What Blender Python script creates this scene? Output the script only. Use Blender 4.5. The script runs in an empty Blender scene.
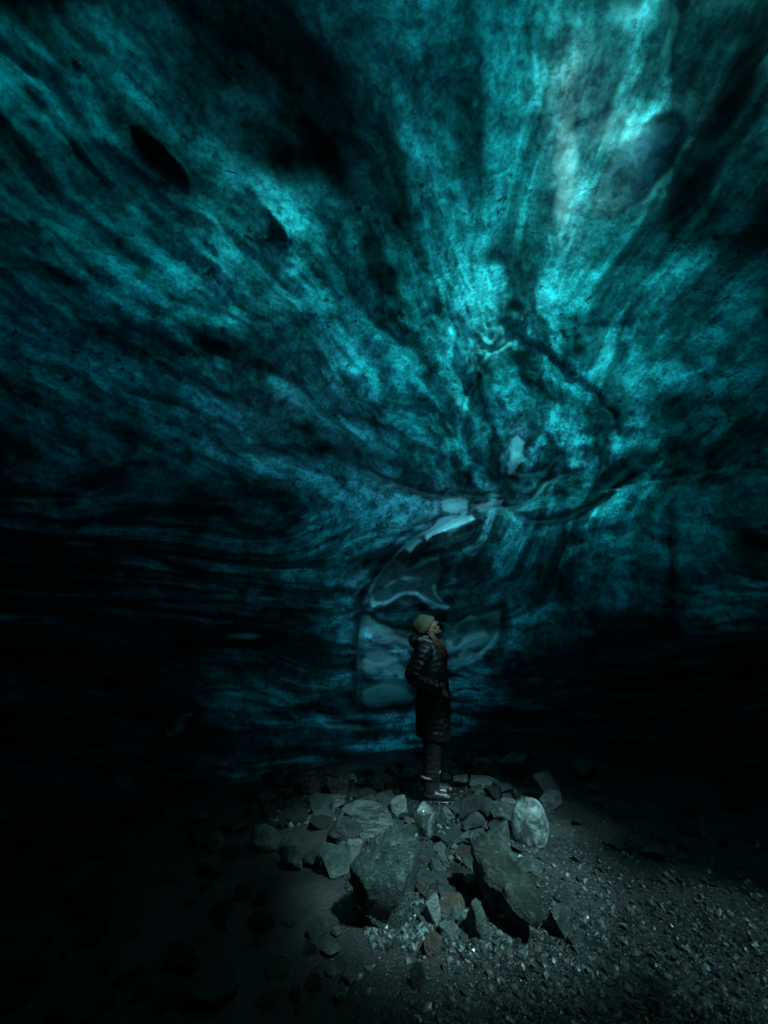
import bpy, bmesh, math, random
import numpy as np
from mathutils import Vector, Matrix

random.seed(7)
RNG = np.random.default_rng(7)
SC = bpy.context.scene
COL = SC.collection
R = math.radians

# ------------------------------------------------------------------ camera
CAM_Z, PITCH, F_PX = 1.5, R(15.7), 455.0
cam_d = bpy.data.cameras.new('camera')
cam_d.sensor_fit = 'VERTICAL'; cam_d.sensor_height = 36.0
cam_d.lens = F_PX * 36.0 / 1024.0
cam_d.clip_start = 0.05; cam_d.clip_end = 2000
cam = bpy.data.objects.new('camera', cam_d); COL.objects.link(cam)
cam.location = (0, 0, CAM_Z); cam.rotation_euler = (R(90) + PITCH, 0, 0)
SC.camera = cam
CP, SP = math.cos(PITCH), math.sin(PITCH)

def ray(px, py):
    """direction in the world of the photograph's point px, py"""
    x = (px - 384) / F_PX; u = (512 - py) / F_PX
    return np.array([x, CP - u * SP, SP + u * CP])

def ground_at(px, py, z=0.0):
    d = ray(px, py); t = (z - CAM_Z) / d[2]
    return d[0] * t, d[1] * t

def project(P):
    x = P[..., 0]; y = P[..., 1]; z = P[..., 2] - CAM_Z
    f = y * CP + z * SP; u = -y * SP + z * CP
    ok = f > 0.05
    f = np.where(ok, f, 1.0)
    return np.where(ok, 384 + F_PX * x / f, -9999), np.where(ok, 512 - F_PX * u / f, -9999)

# ------------------------------------------------------------------ noise
_perm = np.random.default_rng(3).permutation(256)
_perm = np.concatenate([_perm, _perm, _perm])
_g = np.random.default_rng(5).normal(size=(256, 3)); _g /= np.linalg.norm(_g, axis=1)[:, None]

def perlin(P):
    P = np.asarray(P, float); i = np.floor(P).astype(int); f = P - i; i &= 255
    w = f * f * f * (f * (f * 6 - 15) + 10)
    out = 0
    for dx in (0, 1):
        wx = w[..., 0] if dx else 1 - w[..., 0]
        for dy in (0, 1):
            wy = w[..., 1] if dy else 1 - w[..., 1]
            for dz in (0, 1):
                wz = w[..., 2] if dz else 1 - w[..., 2]
                h = _perm[_perm[_perm[(i[..., 0] + dx) & 255] + ((i[..., 1] + dy) & 255)] + ((i[..., 2] + dz) & 255)]
                g = _g[h]
                dot = g[..., 0] * (f[..., 0] - dx) + g[..., 1] * (f[..., 1] - dy) + g[..., 2] * (f[..., 2] - dz)
                out = out + wx * wy * wz * dot
    return out * 1.6

def fbm(P, octaves=4, gain=0.5, ridged=False):
    P = np.asarray(P, float); a, s, n = 1.0, 0.0, 0.0
    for k in range(octaves):
        v = perlin(P + 17.3 * k)
        if ridged: v = 1 - 2 * np.abs(v)
        s = s + a * v; n += a; a *= gain; P = P * 2.03
    return s / n

def sstep(a, b, x):
    t = np.clip((x - a) / (b - a), 0, 1); return t * t * (3 - 2 * t)

# ------------------------------------------------------------------ mesh helpers
def mesh_object(name, V, F, mats, parent=None, smooth=True, face_mat=None):
    me = bpy.data.meshes.new(name)
    V = np.asarray(V, np.float32)
    if isinstance(F, np.ndarray) and F.ndim == 2:
        k = F.shape[1]
        me.vertices.add(len(V)); me.vertices.foreach_set('co', V.ravel())
        me.loops.add(F.size); me.loops.foreach_set('vertex_index', F.astype(np.int32).ravel())
        me.polygons.add(len(F)); me.polygons.foreach_set('loop_start', np.arange(0, F.size, k, dtype=np.int32))
        try: me.polygons.foreach_set('loop_total', np.full(len(F), k, np.int32))
        except Exception: pass
        me.update(calc_edges=True); me.validate()
    else:
        me.from_pydata([tuple(v) for v in V], [], [tuple(int(i) for i in f) for f in F])
    if not isinstance(mats, (list, tuple)): mats = [mats]
    for m in mats: me.materials.append(m)
    if face_mat is not None: me.polygons.foreach_set('material_index', np.asarray(face_mat, np.int32))
    me.polygons.foreach_set('use_smooth', np.full(len(me.polygons), smooth))
    o = bpy.data.objects.new(name, me); COL.objects.link(o)
    if parent is not None: o.parent = parent
    return o

def tag(o, label=None, category=None, group=None, kind=None):
    for k, v in (('label', label), ('category', category), ('group', group), ('kind', kind)):
        if v: o[k] = v
    return o

def add_attr(o, name, A):
    A = np.asarray(A, np.float32)
    if A.ndim == 2:
        at = o.data.attributes.new(name, 'FLOAT_VECTOR', 'POINT'); at.data.foreach_set('vector', A.ravel())
    else:
        at = o.data.attributes.new(name, 'FLOAT', 'POINT'); at.data.foreach_set('value', A)

# ------------------------------------------------------------------ node helpers
class Mat:
    def __init__(self, name):
        self.m = bpy.data.materials.new(name); self.m.use_nodes = True
        self.t = self.m.node_tree; self.t.nodes.clear()
        self.out = self.n('ShaderNodeOutputMaterial')
    def n(self, typ, **kw):
        nd = self.t.nodes.new(typ)
        for k, v in kw.items():
            if k.startswith('i_'):
                key = k[2:]; key = int(key) if key.isdigit() else key.replace('_', ' ')
                self.put(nd.inputs[key], v)
            else: setattr(nd, k, v)
        return nd
    def put(self, sock, v):
        if hasattr(v, 'is_output') or isinstance(v, bpy.types.NodeSocket): self.t.links.new(v, sock)
        else: sock.default_value = v
    def noise(self, vec, scale, detail=6, rough=0.55, dist=0.0):
        nd = self.n('ShaderNodeTexNoise'); self.put(nd.inputs['Vector'], vec)
        nd.inputs['Scale'].default_value = scale; nd.inputs['Detail'].default_value = detail
        nd.inputs['Roughness'].default_value = rough; nd.inputs['Distortion'].default_value = dist
        return nd.outputs['Fac']
    def math(self, op, a, b=0.0, clamp=False):
        nd = self.n('ShaderNodeMath', operation=op, use_clamp=clamp)
        self.put(nd.inputs[0], a); self.put(nd.inputs[1], b); return nd.outputs[0]
    def rng(self, v, a, b, c, d, smooth=False):
        nd = self.n('ShaderNodeMapRange'); nd.interpolation_type = 'SMOOTHSTEP' if smooth else 'LINEAR'
        for s, x in zip(range(5), (v, a, b, c, d)): self.put(nd.inputs[s], x)
        return nd.outputs[0]
    def mix(self, f, a, b, blend='MIX'):
        nd = self.n('ShaderNodeMix', data_type='RGBA', blend_type=blend)
        self.put(nd.inputs['Factor'], f); self.put(nd.inputs[6], a); self.put(nd.inputs[7], b)
        return nd.outputs[2]
    def mixs(self, f, a, b):
        nd = self.n('ShaderNodeMixShader'); self.put(nd.inputs[0], f)
        self.t.links.new(a, nd.inputs[1]); self.t.links.new(b, nd.inputs[2]); return nd.outputs[0]
    def bump(self, h, strength=0.5, dist=0.02):
        nd = self.n('ShaderNodeBump'); self.put(nd.inputs['Height'], h)
        nd.inputs['Strength'].default_value = strength; nd.inputs['Distance'].default_value = dist
        return nd.outputs['Normal']
    def obj(self):
        return self.n('ShaderNodeTexCoord').outputs['Object']
    def attr(self, name, out='Fac'):
        return self.n('ShaderNodeAttribute', attribute_name=name).outputs[out]
    def surf(self, s): self.t.links.new(s, self.out.inputs['Surface']); return self.m

def principled(M, color, rough=0.5, normal=None, spec=0.5, **kw):
    b = M.n('ShaderNodeBsdfPrincipled')
    M.put(b.inputs['Base Color'], color); M.put(b.inputs['Roughness'], rough)
    b.inputs['Specular IOR Level'].default_value = spec
    if normal is not None: M.put(b.inputs['Normal'], normal)
    for k, v in kw.items(): M.put(b.inputs[k.replace('_', ' ')], v)
    return b.outputs[0]

# ------------------------------------------------------------------ sun direction (towards the sun)
SUN_EL, SUN_AZ = R(51), R(150)       # the azimuth runs from +Y clockwise
S = np.array([math.sin(SUN_AZ) * math.cos(SUN_EL), math.cos(SUN_AZ) * math.cos(SUN_EL), math.sin(SUN_EL)])

# ------------------------------------------------------------------ the cave
def wall_radius(az):
    a = np.degrees(az)
    ks = [-180, -120, -90, -60, -45, -30, -17, -4, 8, 22, 40, 60, 90, 120, 180]
    vs = [5.5, 5.2, 5.4, 5.8, 6.0, 5.7, 5.6, 6.3, 7.3, 8.0, 7.6, 6.6, 5.6, 5.2, 5.5]
    out = 0
    for o, w in ((-6, .15), (-3, .2), (0, .3), (3, .2), (6, .15)):
        out = out + w * np.interp(a + o, ks, vs)
    return out

def cave_radius(az, el):
    rw = wall_radius(az)
    H = 4.75 + 0.35 * np.cos(az)
    c, s = np.cos(el), np.sin(el)
    lo = np.zeros_like(az); hi = np.full_like(az, 20.0)
    for _ in range(40):
        t = (lo + hi) / 2
        z = CAM_Z + t * s; r = t * c
        f = np.where(z > 0, (np.clip(z, 0, None) / H) ** 1.75, 0) + (r / rw) ** 3.0
        inside = f < 1
        lo = np.where(inside, t, lo); hi = np.where(inside, hi, t)
    return (lo + hi) / 2

def polyline_dist(px, py, pts):
    """distance to the line and the side of it (positive: to its left as one walks it, y down)"""
    best = np.full(px.shape, 1e9); side = np.zeros(px.shape)
    for (x0, y0), (x1, y1) in zip(pts[:-1], pts[1:]):
        dx, dy = x1 - x0, y1 - y0; L2 = dx * dx + dy * dy
        t = np.clip(((px - x0) * dx + (py - y0) * dy) / L2, 0, 1)
        d = np.hypot(px - x0 - t * dx, py - y0 - t * dy)
        m = d < best; best = np.where(m, d, best)
        cr = dx * (py - y0) - dy * (px - x0)
        side = np.where(m, np.sign(cr), side)
    return best, side

def polygon_sd(px, py, pts):
    """signed distance, positive inside"""
    d, _ = polyline_dist(px, py, pts + [pts[0]])
    ins = np.zeros(px.shape, bool); n = len(pts)
    for i in range(n):
        x0, y0 = pts[i]; x1, y1 = pts[(i + 1) % n]
        c = ((y0 > py) != (y1 > py)) & (px < (x1 - x0) * (py - y0) / (y1 - y0 + 1e-9) + x0)
        ins ^= c
    return np.where(ins, d, -d)

# how bright the photographed ice reads (sRGB green), which shapes its thickness and painted dimming
GX = np.array([0, 96, 192, 288, 384, 480, 576, 672, 768])
GY = np.array([0, 80, 160, 240, 320, 400, 480, 560, 640, 720, 800])
GV = np.array([
    [26, 24, 8, 12, 60, 80, 120, 72, 22],
    [64, 58, 12, 11, 50, 85, 118, 72, 18],
    [32, 42, 54, 22, 52, 100, 128, 66, 15],
    [34, 54, 76, 92, 50, 115, 120, 58, 22],
    [30, 38, 56, 74, 74, 130, 112, 68, 36],
    [22, 31, 42, 54, 85, 92, 95, 50, 34],
    [10, 18, 29, 45, 68, 78, 68, 42, 26],
    [4, 6, 13, 29, 46, 45, 36, 26, 16],
    [2, 2, 4, 12, 56, 42, 12, 5, 2],
    [1, 1, 3, 30, 34, 22, 4, 1, 1],
    [1, 1, 1, 8, 8, 6, 2, 1, 1]], float)

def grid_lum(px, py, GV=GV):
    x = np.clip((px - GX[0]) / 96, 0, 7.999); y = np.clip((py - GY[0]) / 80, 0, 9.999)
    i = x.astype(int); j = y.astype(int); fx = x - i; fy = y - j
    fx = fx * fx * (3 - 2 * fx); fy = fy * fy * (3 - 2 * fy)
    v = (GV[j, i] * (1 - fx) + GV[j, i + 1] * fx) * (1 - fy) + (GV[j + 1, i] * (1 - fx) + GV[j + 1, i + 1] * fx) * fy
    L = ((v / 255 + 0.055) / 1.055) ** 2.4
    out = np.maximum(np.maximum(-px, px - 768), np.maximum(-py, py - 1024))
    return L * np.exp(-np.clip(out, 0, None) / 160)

CG = np.array([[0.02, 0.02, 0.02, 0.02, 0.0276, 0.291, 0.386, 0.02, 0.02], [0.297, 0.346, 0.02, 0.02, 0.0203, 0.066, 1.68, 0.02, 0.02], [0.253, 0.23, 0.159, 0.02, 0.0985, 0.0204, 0.572, 0.02, 0.02], [0.436, 0.194, 0.772, 0.82, 0.202, 0.11, 0.722, 0.0232, 0.02], [0.77, 1.46, 0.939, 1.06, 0.64, 0.33, 0.02, 0.529, 0.02], [0.337, 0.186, 0.642, 3.78, 0.171, 0.119, 0.23, 0.02, 0.02], [0.0297, 0.253, 0.0577, 0.1, 1.44, 0.539, 0.868, 0.114, 0.189], [0.104, 0.0348, 0.133, 0.175, 0.0497, 0.0639, 1.61, 0.02, 1.46], [0.02, 0.02, 0.02, 0.324, 0.559, 0.202, 0.0425, 0.02, 0.02], [0.02, 0.02, 0.02, 0.324, 0.559, 0.202, 0.0425, 0.02, 0.02], [0.02, 0.02, 0.02, 0.324, 0.559, 0.202, 0.0425, 0.02, 0.02]])
def blur(G):
    P_ = np.pad(G, 1, mode='edge'); return (P_[:-2, 1:-1] + P_[2:, 1:-1] + P_[1:-1, :-2] + P_[1:-1, 2:] + 2 * P_[1:-1, 1:-1] + .7 * (P_[:-2, :-2] + P_[2:, 2:] + P_[:-2, 2:] + P_[2:, :-2])) / 8.8
GVS = blur(GV); CGS = np.exp(blur(np.log(CG)))
def corr_lum(px, py, CG=CG):
    x = np.clip((px - GX[0]) / 96, 0, 7.999); y = np.clip((py - GY[0]) / 80, 0, 9.999)
    i = x.astype(int); j = y.astype(int); fx = x - i; fy = y - j
    return (CG[j, i] * (1 - fx) + CG[j, i + 1] * fx) * (1 - fy) + (CG[j + 1, i] * (1 - fx) + CG[j + 1, i + 1] * fx) * fy

SIG = np.array([2.5, 1.05, 1.03])     # how fast the ice takes red, green and blue, per metre

def build_cave():
    deg = np.degrees
    az = np.concatenate([np.arange(-180, -60, 3.0), np.arange(-60, -53, .8), np.arange(-53, 53, .2), np.arange(53, 60, .8), np.arange(60, 180, 3.0)])
    u_el = np.concatenate([np.arange(-1, 66, .2), np.arange(66, 72, .6), np.arange(72, 89, 2.0)])
    nlow = 110
    na = len(az); A = R(1) * az
    # lowest elevation of each column: where the wall meets z = -0.25
    rw = wall_radius(A); el0 = np.arctan2(-0.25 - CAM_Z, rw)
    low = np.linspace(0, 1, nlow, endpoint=False)[:, None]
    EL = np.concatenate([el0[None, :] * (1 - low) + R(-1) * low, np.repeat(R(1) * u_el[:, None], na, 1)], 0)
    ne = EL.shape[0]
    AZ = np.repeat(A[None, :], ne, 0)
    Rad = cave_radius(AZ, EL)
    D = np.stack([np.sin(AZ) * np.cos(EL), np.cos(AZ) * np.cos(EL), np.sin(EL)], -1)
    cam0 = np.array([0.041, -0.033, CAM_Z])
    P = cam0 + D * Rad[..., None]
    px, py = project(P)
    infr = (px > -200) & (px < 968) & (py > -200) & (py < 1100)
    # flow lines of the ice run towards the crack at the back
    FX, FY = 2.9, 10.0
    dx, dy = P[..., 0] - FX, P[..., 1] - FY
    rr = np.hypot(dx, dy); th = np.arctan2(dx, -dy)
    warp = fbm(P * 0.4 + 3.1, 2)
    th2 = th + 0.05 * warp
    swirl = fbm(P * 0.9 + 31, 3)
    gz_ = (P[..., 2] / 5.0)
    wv = sstep(.66 + .12 * fbm(P * .5 + 77, 2), .28, gz_)
    flow = np.stack([rr * 0.34 * (1 - wv) + (P[..., 0] * .55) * wv + .5 * warp, th2 * 11.0 * (1 - .8 * wv) + .3 * swirl, (P[..., 2] + .20 * P[..., 0] * (P[..., 0] < 0)) * (2.0 + 1.6 * wv) + 0.5 * fbm(P * .4 + 9, 2) + .18 * swirl * (1 + 2.5 * wv)], -1)
    # relief
    n1 = fbm(P * 0.6, 3); n2 = fbm(flow * np.array([.6, .8, .7]), 4, ridged=True); n3 = fbm(flow * 1.6 + 5, 4)
    sc = fbm(P * 2.2 + 3, 3, ridged=True)
    disp = 0.28 * n1 - 0.15 * n2 + 0.07 * n3 + 0.06 * sc
    silt = np.zeros_like(px); painted_sheen = np.zeros_like(px)
    lum = grid_lum(px, py)
    gain = np.ones_like(px); boost = np.ones_like(px)

    def blob(cx, cy, rx, ry, ang=0.0, p=2.0):
        c, s = math.cos(R(ang)), math.sin(R(ang))
        a = ((px - cx) * c + (py - cy) * s) / rx; b = (-(px - cx) * s + (py - cy) * c) / ry
        return np.exp(-(a * a + b * b) ** (p / 2))
    def blob2(cx, cy, rx, ry, ang):
        c, s = math.cos(R(ang)), math.sin(R(ang)); qx, qy = px + 9 * fbm(P * 3.2 + 14, 3), py + 9 * fbm(P * 3.2 + 44, 3)
        a = ((qx - cx) * c + (qy - cy) * s) / rx; b = (-(qx - cx) * s + (qy - cy) * c) / ry
        return sstep(1.35, .55, np.sqrt(a * a + b * b))
    wx = 12 * fbm(P * 2.0 + 40, 3); wy = 12 * fbm(P * 2.0 + 80, 3)
    px0, py0 = px, py
    px, py = px + wx, py + wy
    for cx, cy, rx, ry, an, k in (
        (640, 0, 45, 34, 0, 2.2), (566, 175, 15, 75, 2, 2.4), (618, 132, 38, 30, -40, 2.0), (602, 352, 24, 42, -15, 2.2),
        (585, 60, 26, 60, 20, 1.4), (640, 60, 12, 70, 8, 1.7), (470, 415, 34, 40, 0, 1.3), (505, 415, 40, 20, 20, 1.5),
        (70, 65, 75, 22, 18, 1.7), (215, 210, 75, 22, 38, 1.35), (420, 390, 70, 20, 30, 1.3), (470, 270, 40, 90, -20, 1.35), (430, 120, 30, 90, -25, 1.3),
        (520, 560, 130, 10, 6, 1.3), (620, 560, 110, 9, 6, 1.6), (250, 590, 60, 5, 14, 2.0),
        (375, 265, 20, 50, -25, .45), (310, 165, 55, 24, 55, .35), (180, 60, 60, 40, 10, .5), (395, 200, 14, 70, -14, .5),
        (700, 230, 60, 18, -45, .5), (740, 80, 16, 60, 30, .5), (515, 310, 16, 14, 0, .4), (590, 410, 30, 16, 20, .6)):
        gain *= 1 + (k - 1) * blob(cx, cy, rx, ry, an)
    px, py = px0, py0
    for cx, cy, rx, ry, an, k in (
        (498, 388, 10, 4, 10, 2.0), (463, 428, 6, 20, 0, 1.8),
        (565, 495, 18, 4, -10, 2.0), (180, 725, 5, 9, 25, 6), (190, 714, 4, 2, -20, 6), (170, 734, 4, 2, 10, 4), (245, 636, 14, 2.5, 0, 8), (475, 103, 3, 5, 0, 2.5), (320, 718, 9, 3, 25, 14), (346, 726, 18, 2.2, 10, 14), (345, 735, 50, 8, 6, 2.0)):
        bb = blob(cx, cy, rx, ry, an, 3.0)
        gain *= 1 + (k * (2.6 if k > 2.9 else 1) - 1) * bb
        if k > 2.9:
            painted_sheen = np.maximum(painted_sheen, .8 * bb); boost = np.maximum(boost, 1 + (k * 2.0 - 1) * blob(cx, cy, rx * 1.8 + 6, ry * 1.8 + 6, an, 4.0) * .6)  # small glints painted as pale spots
    # ---- the deep fold: the ice on its left stands proud of the recess behind the person
    edge = [(560, 498), (520, 505), (480, 511), (450, 520), (420, 535), (395, 556), (375, 580), (364, 605), (358, 640), (357, 680), (357, 705), (340, 716), (300, 712)]
    d, side = polyline_dist(px, py, edge)
    d = d + 0
    into = np.where(side < 0, d, -d)       # positive: in the recess
    near = infr & (py > 470) & (py < 800)
    rec = np.where(near, 0.55 * sstep(-1.5, 7, into) * np.exp(-np.clip(into, 0, None) / 130), 0)
    rim = np.where(near, np.exp(-((into + 4) / 5.0) ** 2), 0)
    disp += rec - 0.05 * rim
    fade = sstep(560, 500, px)
    # ---- clear pane above the hollow, its sheen and bright rim painted in
    pxr, pyr = px, py; px, py = px + 6 * fbm(P * 3.5 + 15, 2), py + 5 * fbm(P * 3.5 + 25, 2)
    p1 = [(374, 604), (371, 590), (384, 573), (396, 561), (406, 566), (420, 562), (438, 556), (440, 570), (434, 588), (447, 608), (436, 606), (427, 601), (417, 593), (405, 592), (392, 600)]
    s1 = polygon_sd(px, py, p1)
    in1 = sstep(-1.5, 2.5, s1)
    disp -= 0.10 * in1; painted_sheen = np.maximum(painted_sheen, .55 * in1)
    disp += 0.03 * in1 * fbm(P * 9, 3, ridged=True)
    tex = np.clip(.5 + 1.1 * fbm(P * np.array([5, 5, 7]), 4, ridged=True), 0, 1.6)
    gain *= 1 + 2.2 * in1 * tex + 9.0 * np.exp(-(s1 / 1.3) ** 2) * (py > 583) * (s1 > -3)
    painted_sheen = np.maximum(painted_sheen, .8 * np.exp(-(s1 / 1.3) ** 2) * (py > 583))
    # ---- hollow, its shade painted in along with the relief
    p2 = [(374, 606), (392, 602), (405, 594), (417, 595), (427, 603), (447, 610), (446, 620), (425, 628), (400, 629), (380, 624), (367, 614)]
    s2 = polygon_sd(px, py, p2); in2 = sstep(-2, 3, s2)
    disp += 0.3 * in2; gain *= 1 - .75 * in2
    # ---- smooth shelves, their grey reflections painted as pale ice
    p3 = [(367, 617), (378, 626), (400, 631), (425, 632), (442, 622), (470, 616), (500, 612), (499, 632), (490, 648), (478, 655), (474, 666), (462, 664), (452, 670), (430, 672), (400, 673), (366, 670), (360, 655), (361, 632)]
    p3 = [(366, 616), (380, 626), (404, 631), (430, 633), (440, 640), (412, 648), (398, 643), (380, 638), (363, 633)]
    p3b = [(360, 641), (372, 643), (390, 650), (404, 658), (408, 668), (392, 674), (374, 675), (359, 668), (362, 655)]
    p3c = [(444, 624), (462, 619), (484, 613), (501, 611), (500, 630), (492, 646), (480, 655), (472, 664), (458, 670), (447, 662), (443, 645)]
    s3 = np.maximum(np.maximum(polygon_sd(px, py, p3), polygon_sd(px, py, p3b)), polygon_sd(px, py, p3c)); in3 = sstep(-3, 4, s3)
    disp -= 0.14 * in3 - 0.05 * in3 * np.sin((px * .35 + py) / 7.0 + 3 * fbm(P * 2.5, 2))
    band = np.sin((py - 8 * np.sin(px / 16.0) + 16 * fbm(P * 1.8 + 12, 3)) / 4.6)
    tex3 = np.clip(.75 + .45 * band + .5 * fbm(P * np.array([3, 3, 6]) + 5, 3), .15, 2)
    edge3 = np.exp(-((s3 - 2) / 2.0) ** 2)
    painted_sheen = np.maximum(painted_sheen, .85 * in3 * np.clip(tex3, 0, 1)); gain *= 1 + 5.0 * in3 * tex3 + 4.0 * edge3 * (py < 640) + 3.0 * in3 * sstep(435, 450, px) * np.clip(.4 + fbm(P * np.array([6, 6, 9]) + 31, 3), 0, 1.5)
    p4 = [(361, 683), (385, 679), (410, 684), (412, 698), (395, 703), (370, 706), (360, 700)]
    s4 = polygon_sd(px, py, p4); in4 = sstep(-4, 5, s4)
    disp -= 0.1 * in4; painted_sheen = np.maximum(painted_sheen, .9 * in4); gain *= 1 + 4.0 * in4 * np.clip(.7 + .6 * fbm(P * np.array([3, 3, 8]), 3), .1, 2)
    px, py = pxr, pyr
    panel = np.maximum(np.maximum(in1, in3), in4) * near
    # brighter blue painted between the shelves
    gain *= 1 + 1.8 * blob(395, 676, 26, 5, 0, 3) + 1.5 * blob(400, 650, 10, 18, 20) + 1.6 * blob(470, 655, 12, 8, -40)
    boost = np.maximum(boost, 1 + 13 * sstep(-14, 0, np.maximum(np.maximum(s1, s3), s4)))
    # ---- ridges and lips, with bright and dark edges painted along them
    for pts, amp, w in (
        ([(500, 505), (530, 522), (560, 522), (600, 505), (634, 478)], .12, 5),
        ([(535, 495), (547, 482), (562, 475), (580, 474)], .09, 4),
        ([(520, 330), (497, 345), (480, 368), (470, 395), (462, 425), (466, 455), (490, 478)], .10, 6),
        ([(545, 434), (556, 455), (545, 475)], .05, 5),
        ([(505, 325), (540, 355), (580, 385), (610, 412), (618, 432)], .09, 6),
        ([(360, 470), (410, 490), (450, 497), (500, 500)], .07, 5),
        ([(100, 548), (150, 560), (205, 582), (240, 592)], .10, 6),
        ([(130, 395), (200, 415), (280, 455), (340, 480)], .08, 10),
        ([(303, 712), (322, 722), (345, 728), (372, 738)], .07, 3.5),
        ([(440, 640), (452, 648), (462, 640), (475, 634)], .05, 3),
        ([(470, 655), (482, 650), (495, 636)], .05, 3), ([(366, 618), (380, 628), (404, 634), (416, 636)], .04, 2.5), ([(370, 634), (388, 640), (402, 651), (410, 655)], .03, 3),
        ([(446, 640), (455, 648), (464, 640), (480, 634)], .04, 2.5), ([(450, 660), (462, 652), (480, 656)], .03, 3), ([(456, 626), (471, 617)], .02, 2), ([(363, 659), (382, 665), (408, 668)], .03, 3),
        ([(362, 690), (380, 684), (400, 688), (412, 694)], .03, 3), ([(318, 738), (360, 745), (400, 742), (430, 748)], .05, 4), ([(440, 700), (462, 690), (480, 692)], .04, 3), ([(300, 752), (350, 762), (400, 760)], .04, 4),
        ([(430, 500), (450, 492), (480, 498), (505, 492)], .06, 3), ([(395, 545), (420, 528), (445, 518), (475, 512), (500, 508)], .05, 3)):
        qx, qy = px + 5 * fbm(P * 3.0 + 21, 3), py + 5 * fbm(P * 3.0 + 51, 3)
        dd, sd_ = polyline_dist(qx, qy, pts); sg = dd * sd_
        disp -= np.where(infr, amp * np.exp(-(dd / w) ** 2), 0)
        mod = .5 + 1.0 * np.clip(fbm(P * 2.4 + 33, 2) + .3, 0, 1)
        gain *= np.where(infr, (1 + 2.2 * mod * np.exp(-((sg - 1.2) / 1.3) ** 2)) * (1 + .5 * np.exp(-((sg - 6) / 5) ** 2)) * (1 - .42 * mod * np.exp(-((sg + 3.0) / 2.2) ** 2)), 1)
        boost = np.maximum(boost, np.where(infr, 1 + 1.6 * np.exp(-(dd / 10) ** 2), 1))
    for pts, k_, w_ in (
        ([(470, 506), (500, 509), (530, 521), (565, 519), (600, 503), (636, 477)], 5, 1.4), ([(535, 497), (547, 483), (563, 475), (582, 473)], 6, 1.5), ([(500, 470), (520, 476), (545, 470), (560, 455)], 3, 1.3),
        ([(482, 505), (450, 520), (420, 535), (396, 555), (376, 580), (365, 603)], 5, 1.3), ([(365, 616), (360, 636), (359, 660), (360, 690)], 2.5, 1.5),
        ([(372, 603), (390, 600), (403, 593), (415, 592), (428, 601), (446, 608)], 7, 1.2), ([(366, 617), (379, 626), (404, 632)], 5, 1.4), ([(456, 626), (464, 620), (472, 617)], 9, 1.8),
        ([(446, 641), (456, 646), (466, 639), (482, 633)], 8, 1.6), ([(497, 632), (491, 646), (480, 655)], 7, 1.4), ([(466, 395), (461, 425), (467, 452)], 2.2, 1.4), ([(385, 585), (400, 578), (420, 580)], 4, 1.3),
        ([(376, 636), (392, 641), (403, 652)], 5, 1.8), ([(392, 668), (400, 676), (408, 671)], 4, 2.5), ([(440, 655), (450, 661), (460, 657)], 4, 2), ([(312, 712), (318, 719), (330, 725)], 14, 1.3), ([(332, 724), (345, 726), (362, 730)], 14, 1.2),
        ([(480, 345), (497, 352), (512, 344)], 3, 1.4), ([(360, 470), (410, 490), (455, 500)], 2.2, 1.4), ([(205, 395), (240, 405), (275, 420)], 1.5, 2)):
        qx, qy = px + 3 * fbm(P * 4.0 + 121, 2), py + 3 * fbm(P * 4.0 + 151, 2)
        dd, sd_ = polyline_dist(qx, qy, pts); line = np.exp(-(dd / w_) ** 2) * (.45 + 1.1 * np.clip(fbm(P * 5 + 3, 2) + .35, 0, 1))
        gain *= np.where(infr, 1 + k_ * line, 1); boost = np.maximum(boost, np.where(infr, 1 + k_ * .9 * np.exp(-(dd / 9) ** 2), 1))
        painted_sheen = np.maximum(painted_sheen, np.where(infr, min(k_ / 8, .7) * line, 0).clip(0, .8)); disp -= np.where(infr, .03 * np.exp(-(dd / 3) ** 2), 0)  # rim highlights painted as thin pale lines
    for pg, k_ in (([(511, 441), (518, 436), (525, 443), (521, 452), (524, 460), (517, 470), (510, 473), (507, 463), (513, 456), (509, 449)], 10), ([(441, 502), (455, 497), (470, 501), (466, 510), (452, 513), (445, 509)], 14),
        ([(472, 507), (486, 503), (503, 498), (499, 505), (480, 512)], 12), ([(424, 537), (438, 521), (452, 515), (472, 516), (476, 521), (458, 527), (440, 531), (428, 541)], 14), ([(404, 549), (416, 538), (421, 540), (410, 552)], 6)):
        ps = polygon_sd(px + 5 * fbm(P * 5 + 31, 3), py + 4 * fbm(P * 5 + 61, 3), pg); m_ = np.where(infr, sstep(-1.2, 1.6, ps), 0)
        gain *= 1 + k_ * m_ * (.5 + .9 * np.clip(fbm(P * 9 + 3, 3) + .4, 0, 1)); boost = np.maximum(boost, 1 + k_ * np.where(infr, sstep(-9, -1, ps), 0)); painted_sheen = np.maximum(painted_sheen, .85 * m_)  # white highlights painted as pale shapes in the ice
    for cx, cy, rx, ry, an, k_, mk in ((566, 172, 11, 66, 2, 1.5, .10), (642, 8, 34, 24, 0, 2.4, .12), (616, 130, 28, 22, -40, 1.5, .08), (604, 352, 15, 36, -15, 1.5, .10), (668, 40, 5, 45, 8, 1.5, .2), (585, 330, 14, 12, 0, .8, .2)):
        c, s_ = math.cos(R(an)), math.sin(R(an)); qx, qy = px + 14 * fbm(P * 3.2 + 14, 4), py + 10 * fbm(P * 3.2 + 44, 4)
        a_ = ((qx - cx) * c + (qy - cy) * s_) / rx; b_ = (-(qx - cx) * s_ + (qy - cy) * c) / ry; rr_ = np.sqrt(a_ * a_ + b_ * b_)
        m_ = np.where(infr, sstep(1.25, .45, rr_) * (.6 + .6 * np.clip(fbm(P * 7 + 3, 3) + .4, 0, 1)), 0)
        gain *= 1 + k_ * m_; boost = np.maximum(boost, 1 + k_ * np.where(infr, sstep(2.0, .8, rr_), 0)); painted_sheen = np.maximum(painted_sheen, mk * m_)
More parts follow.
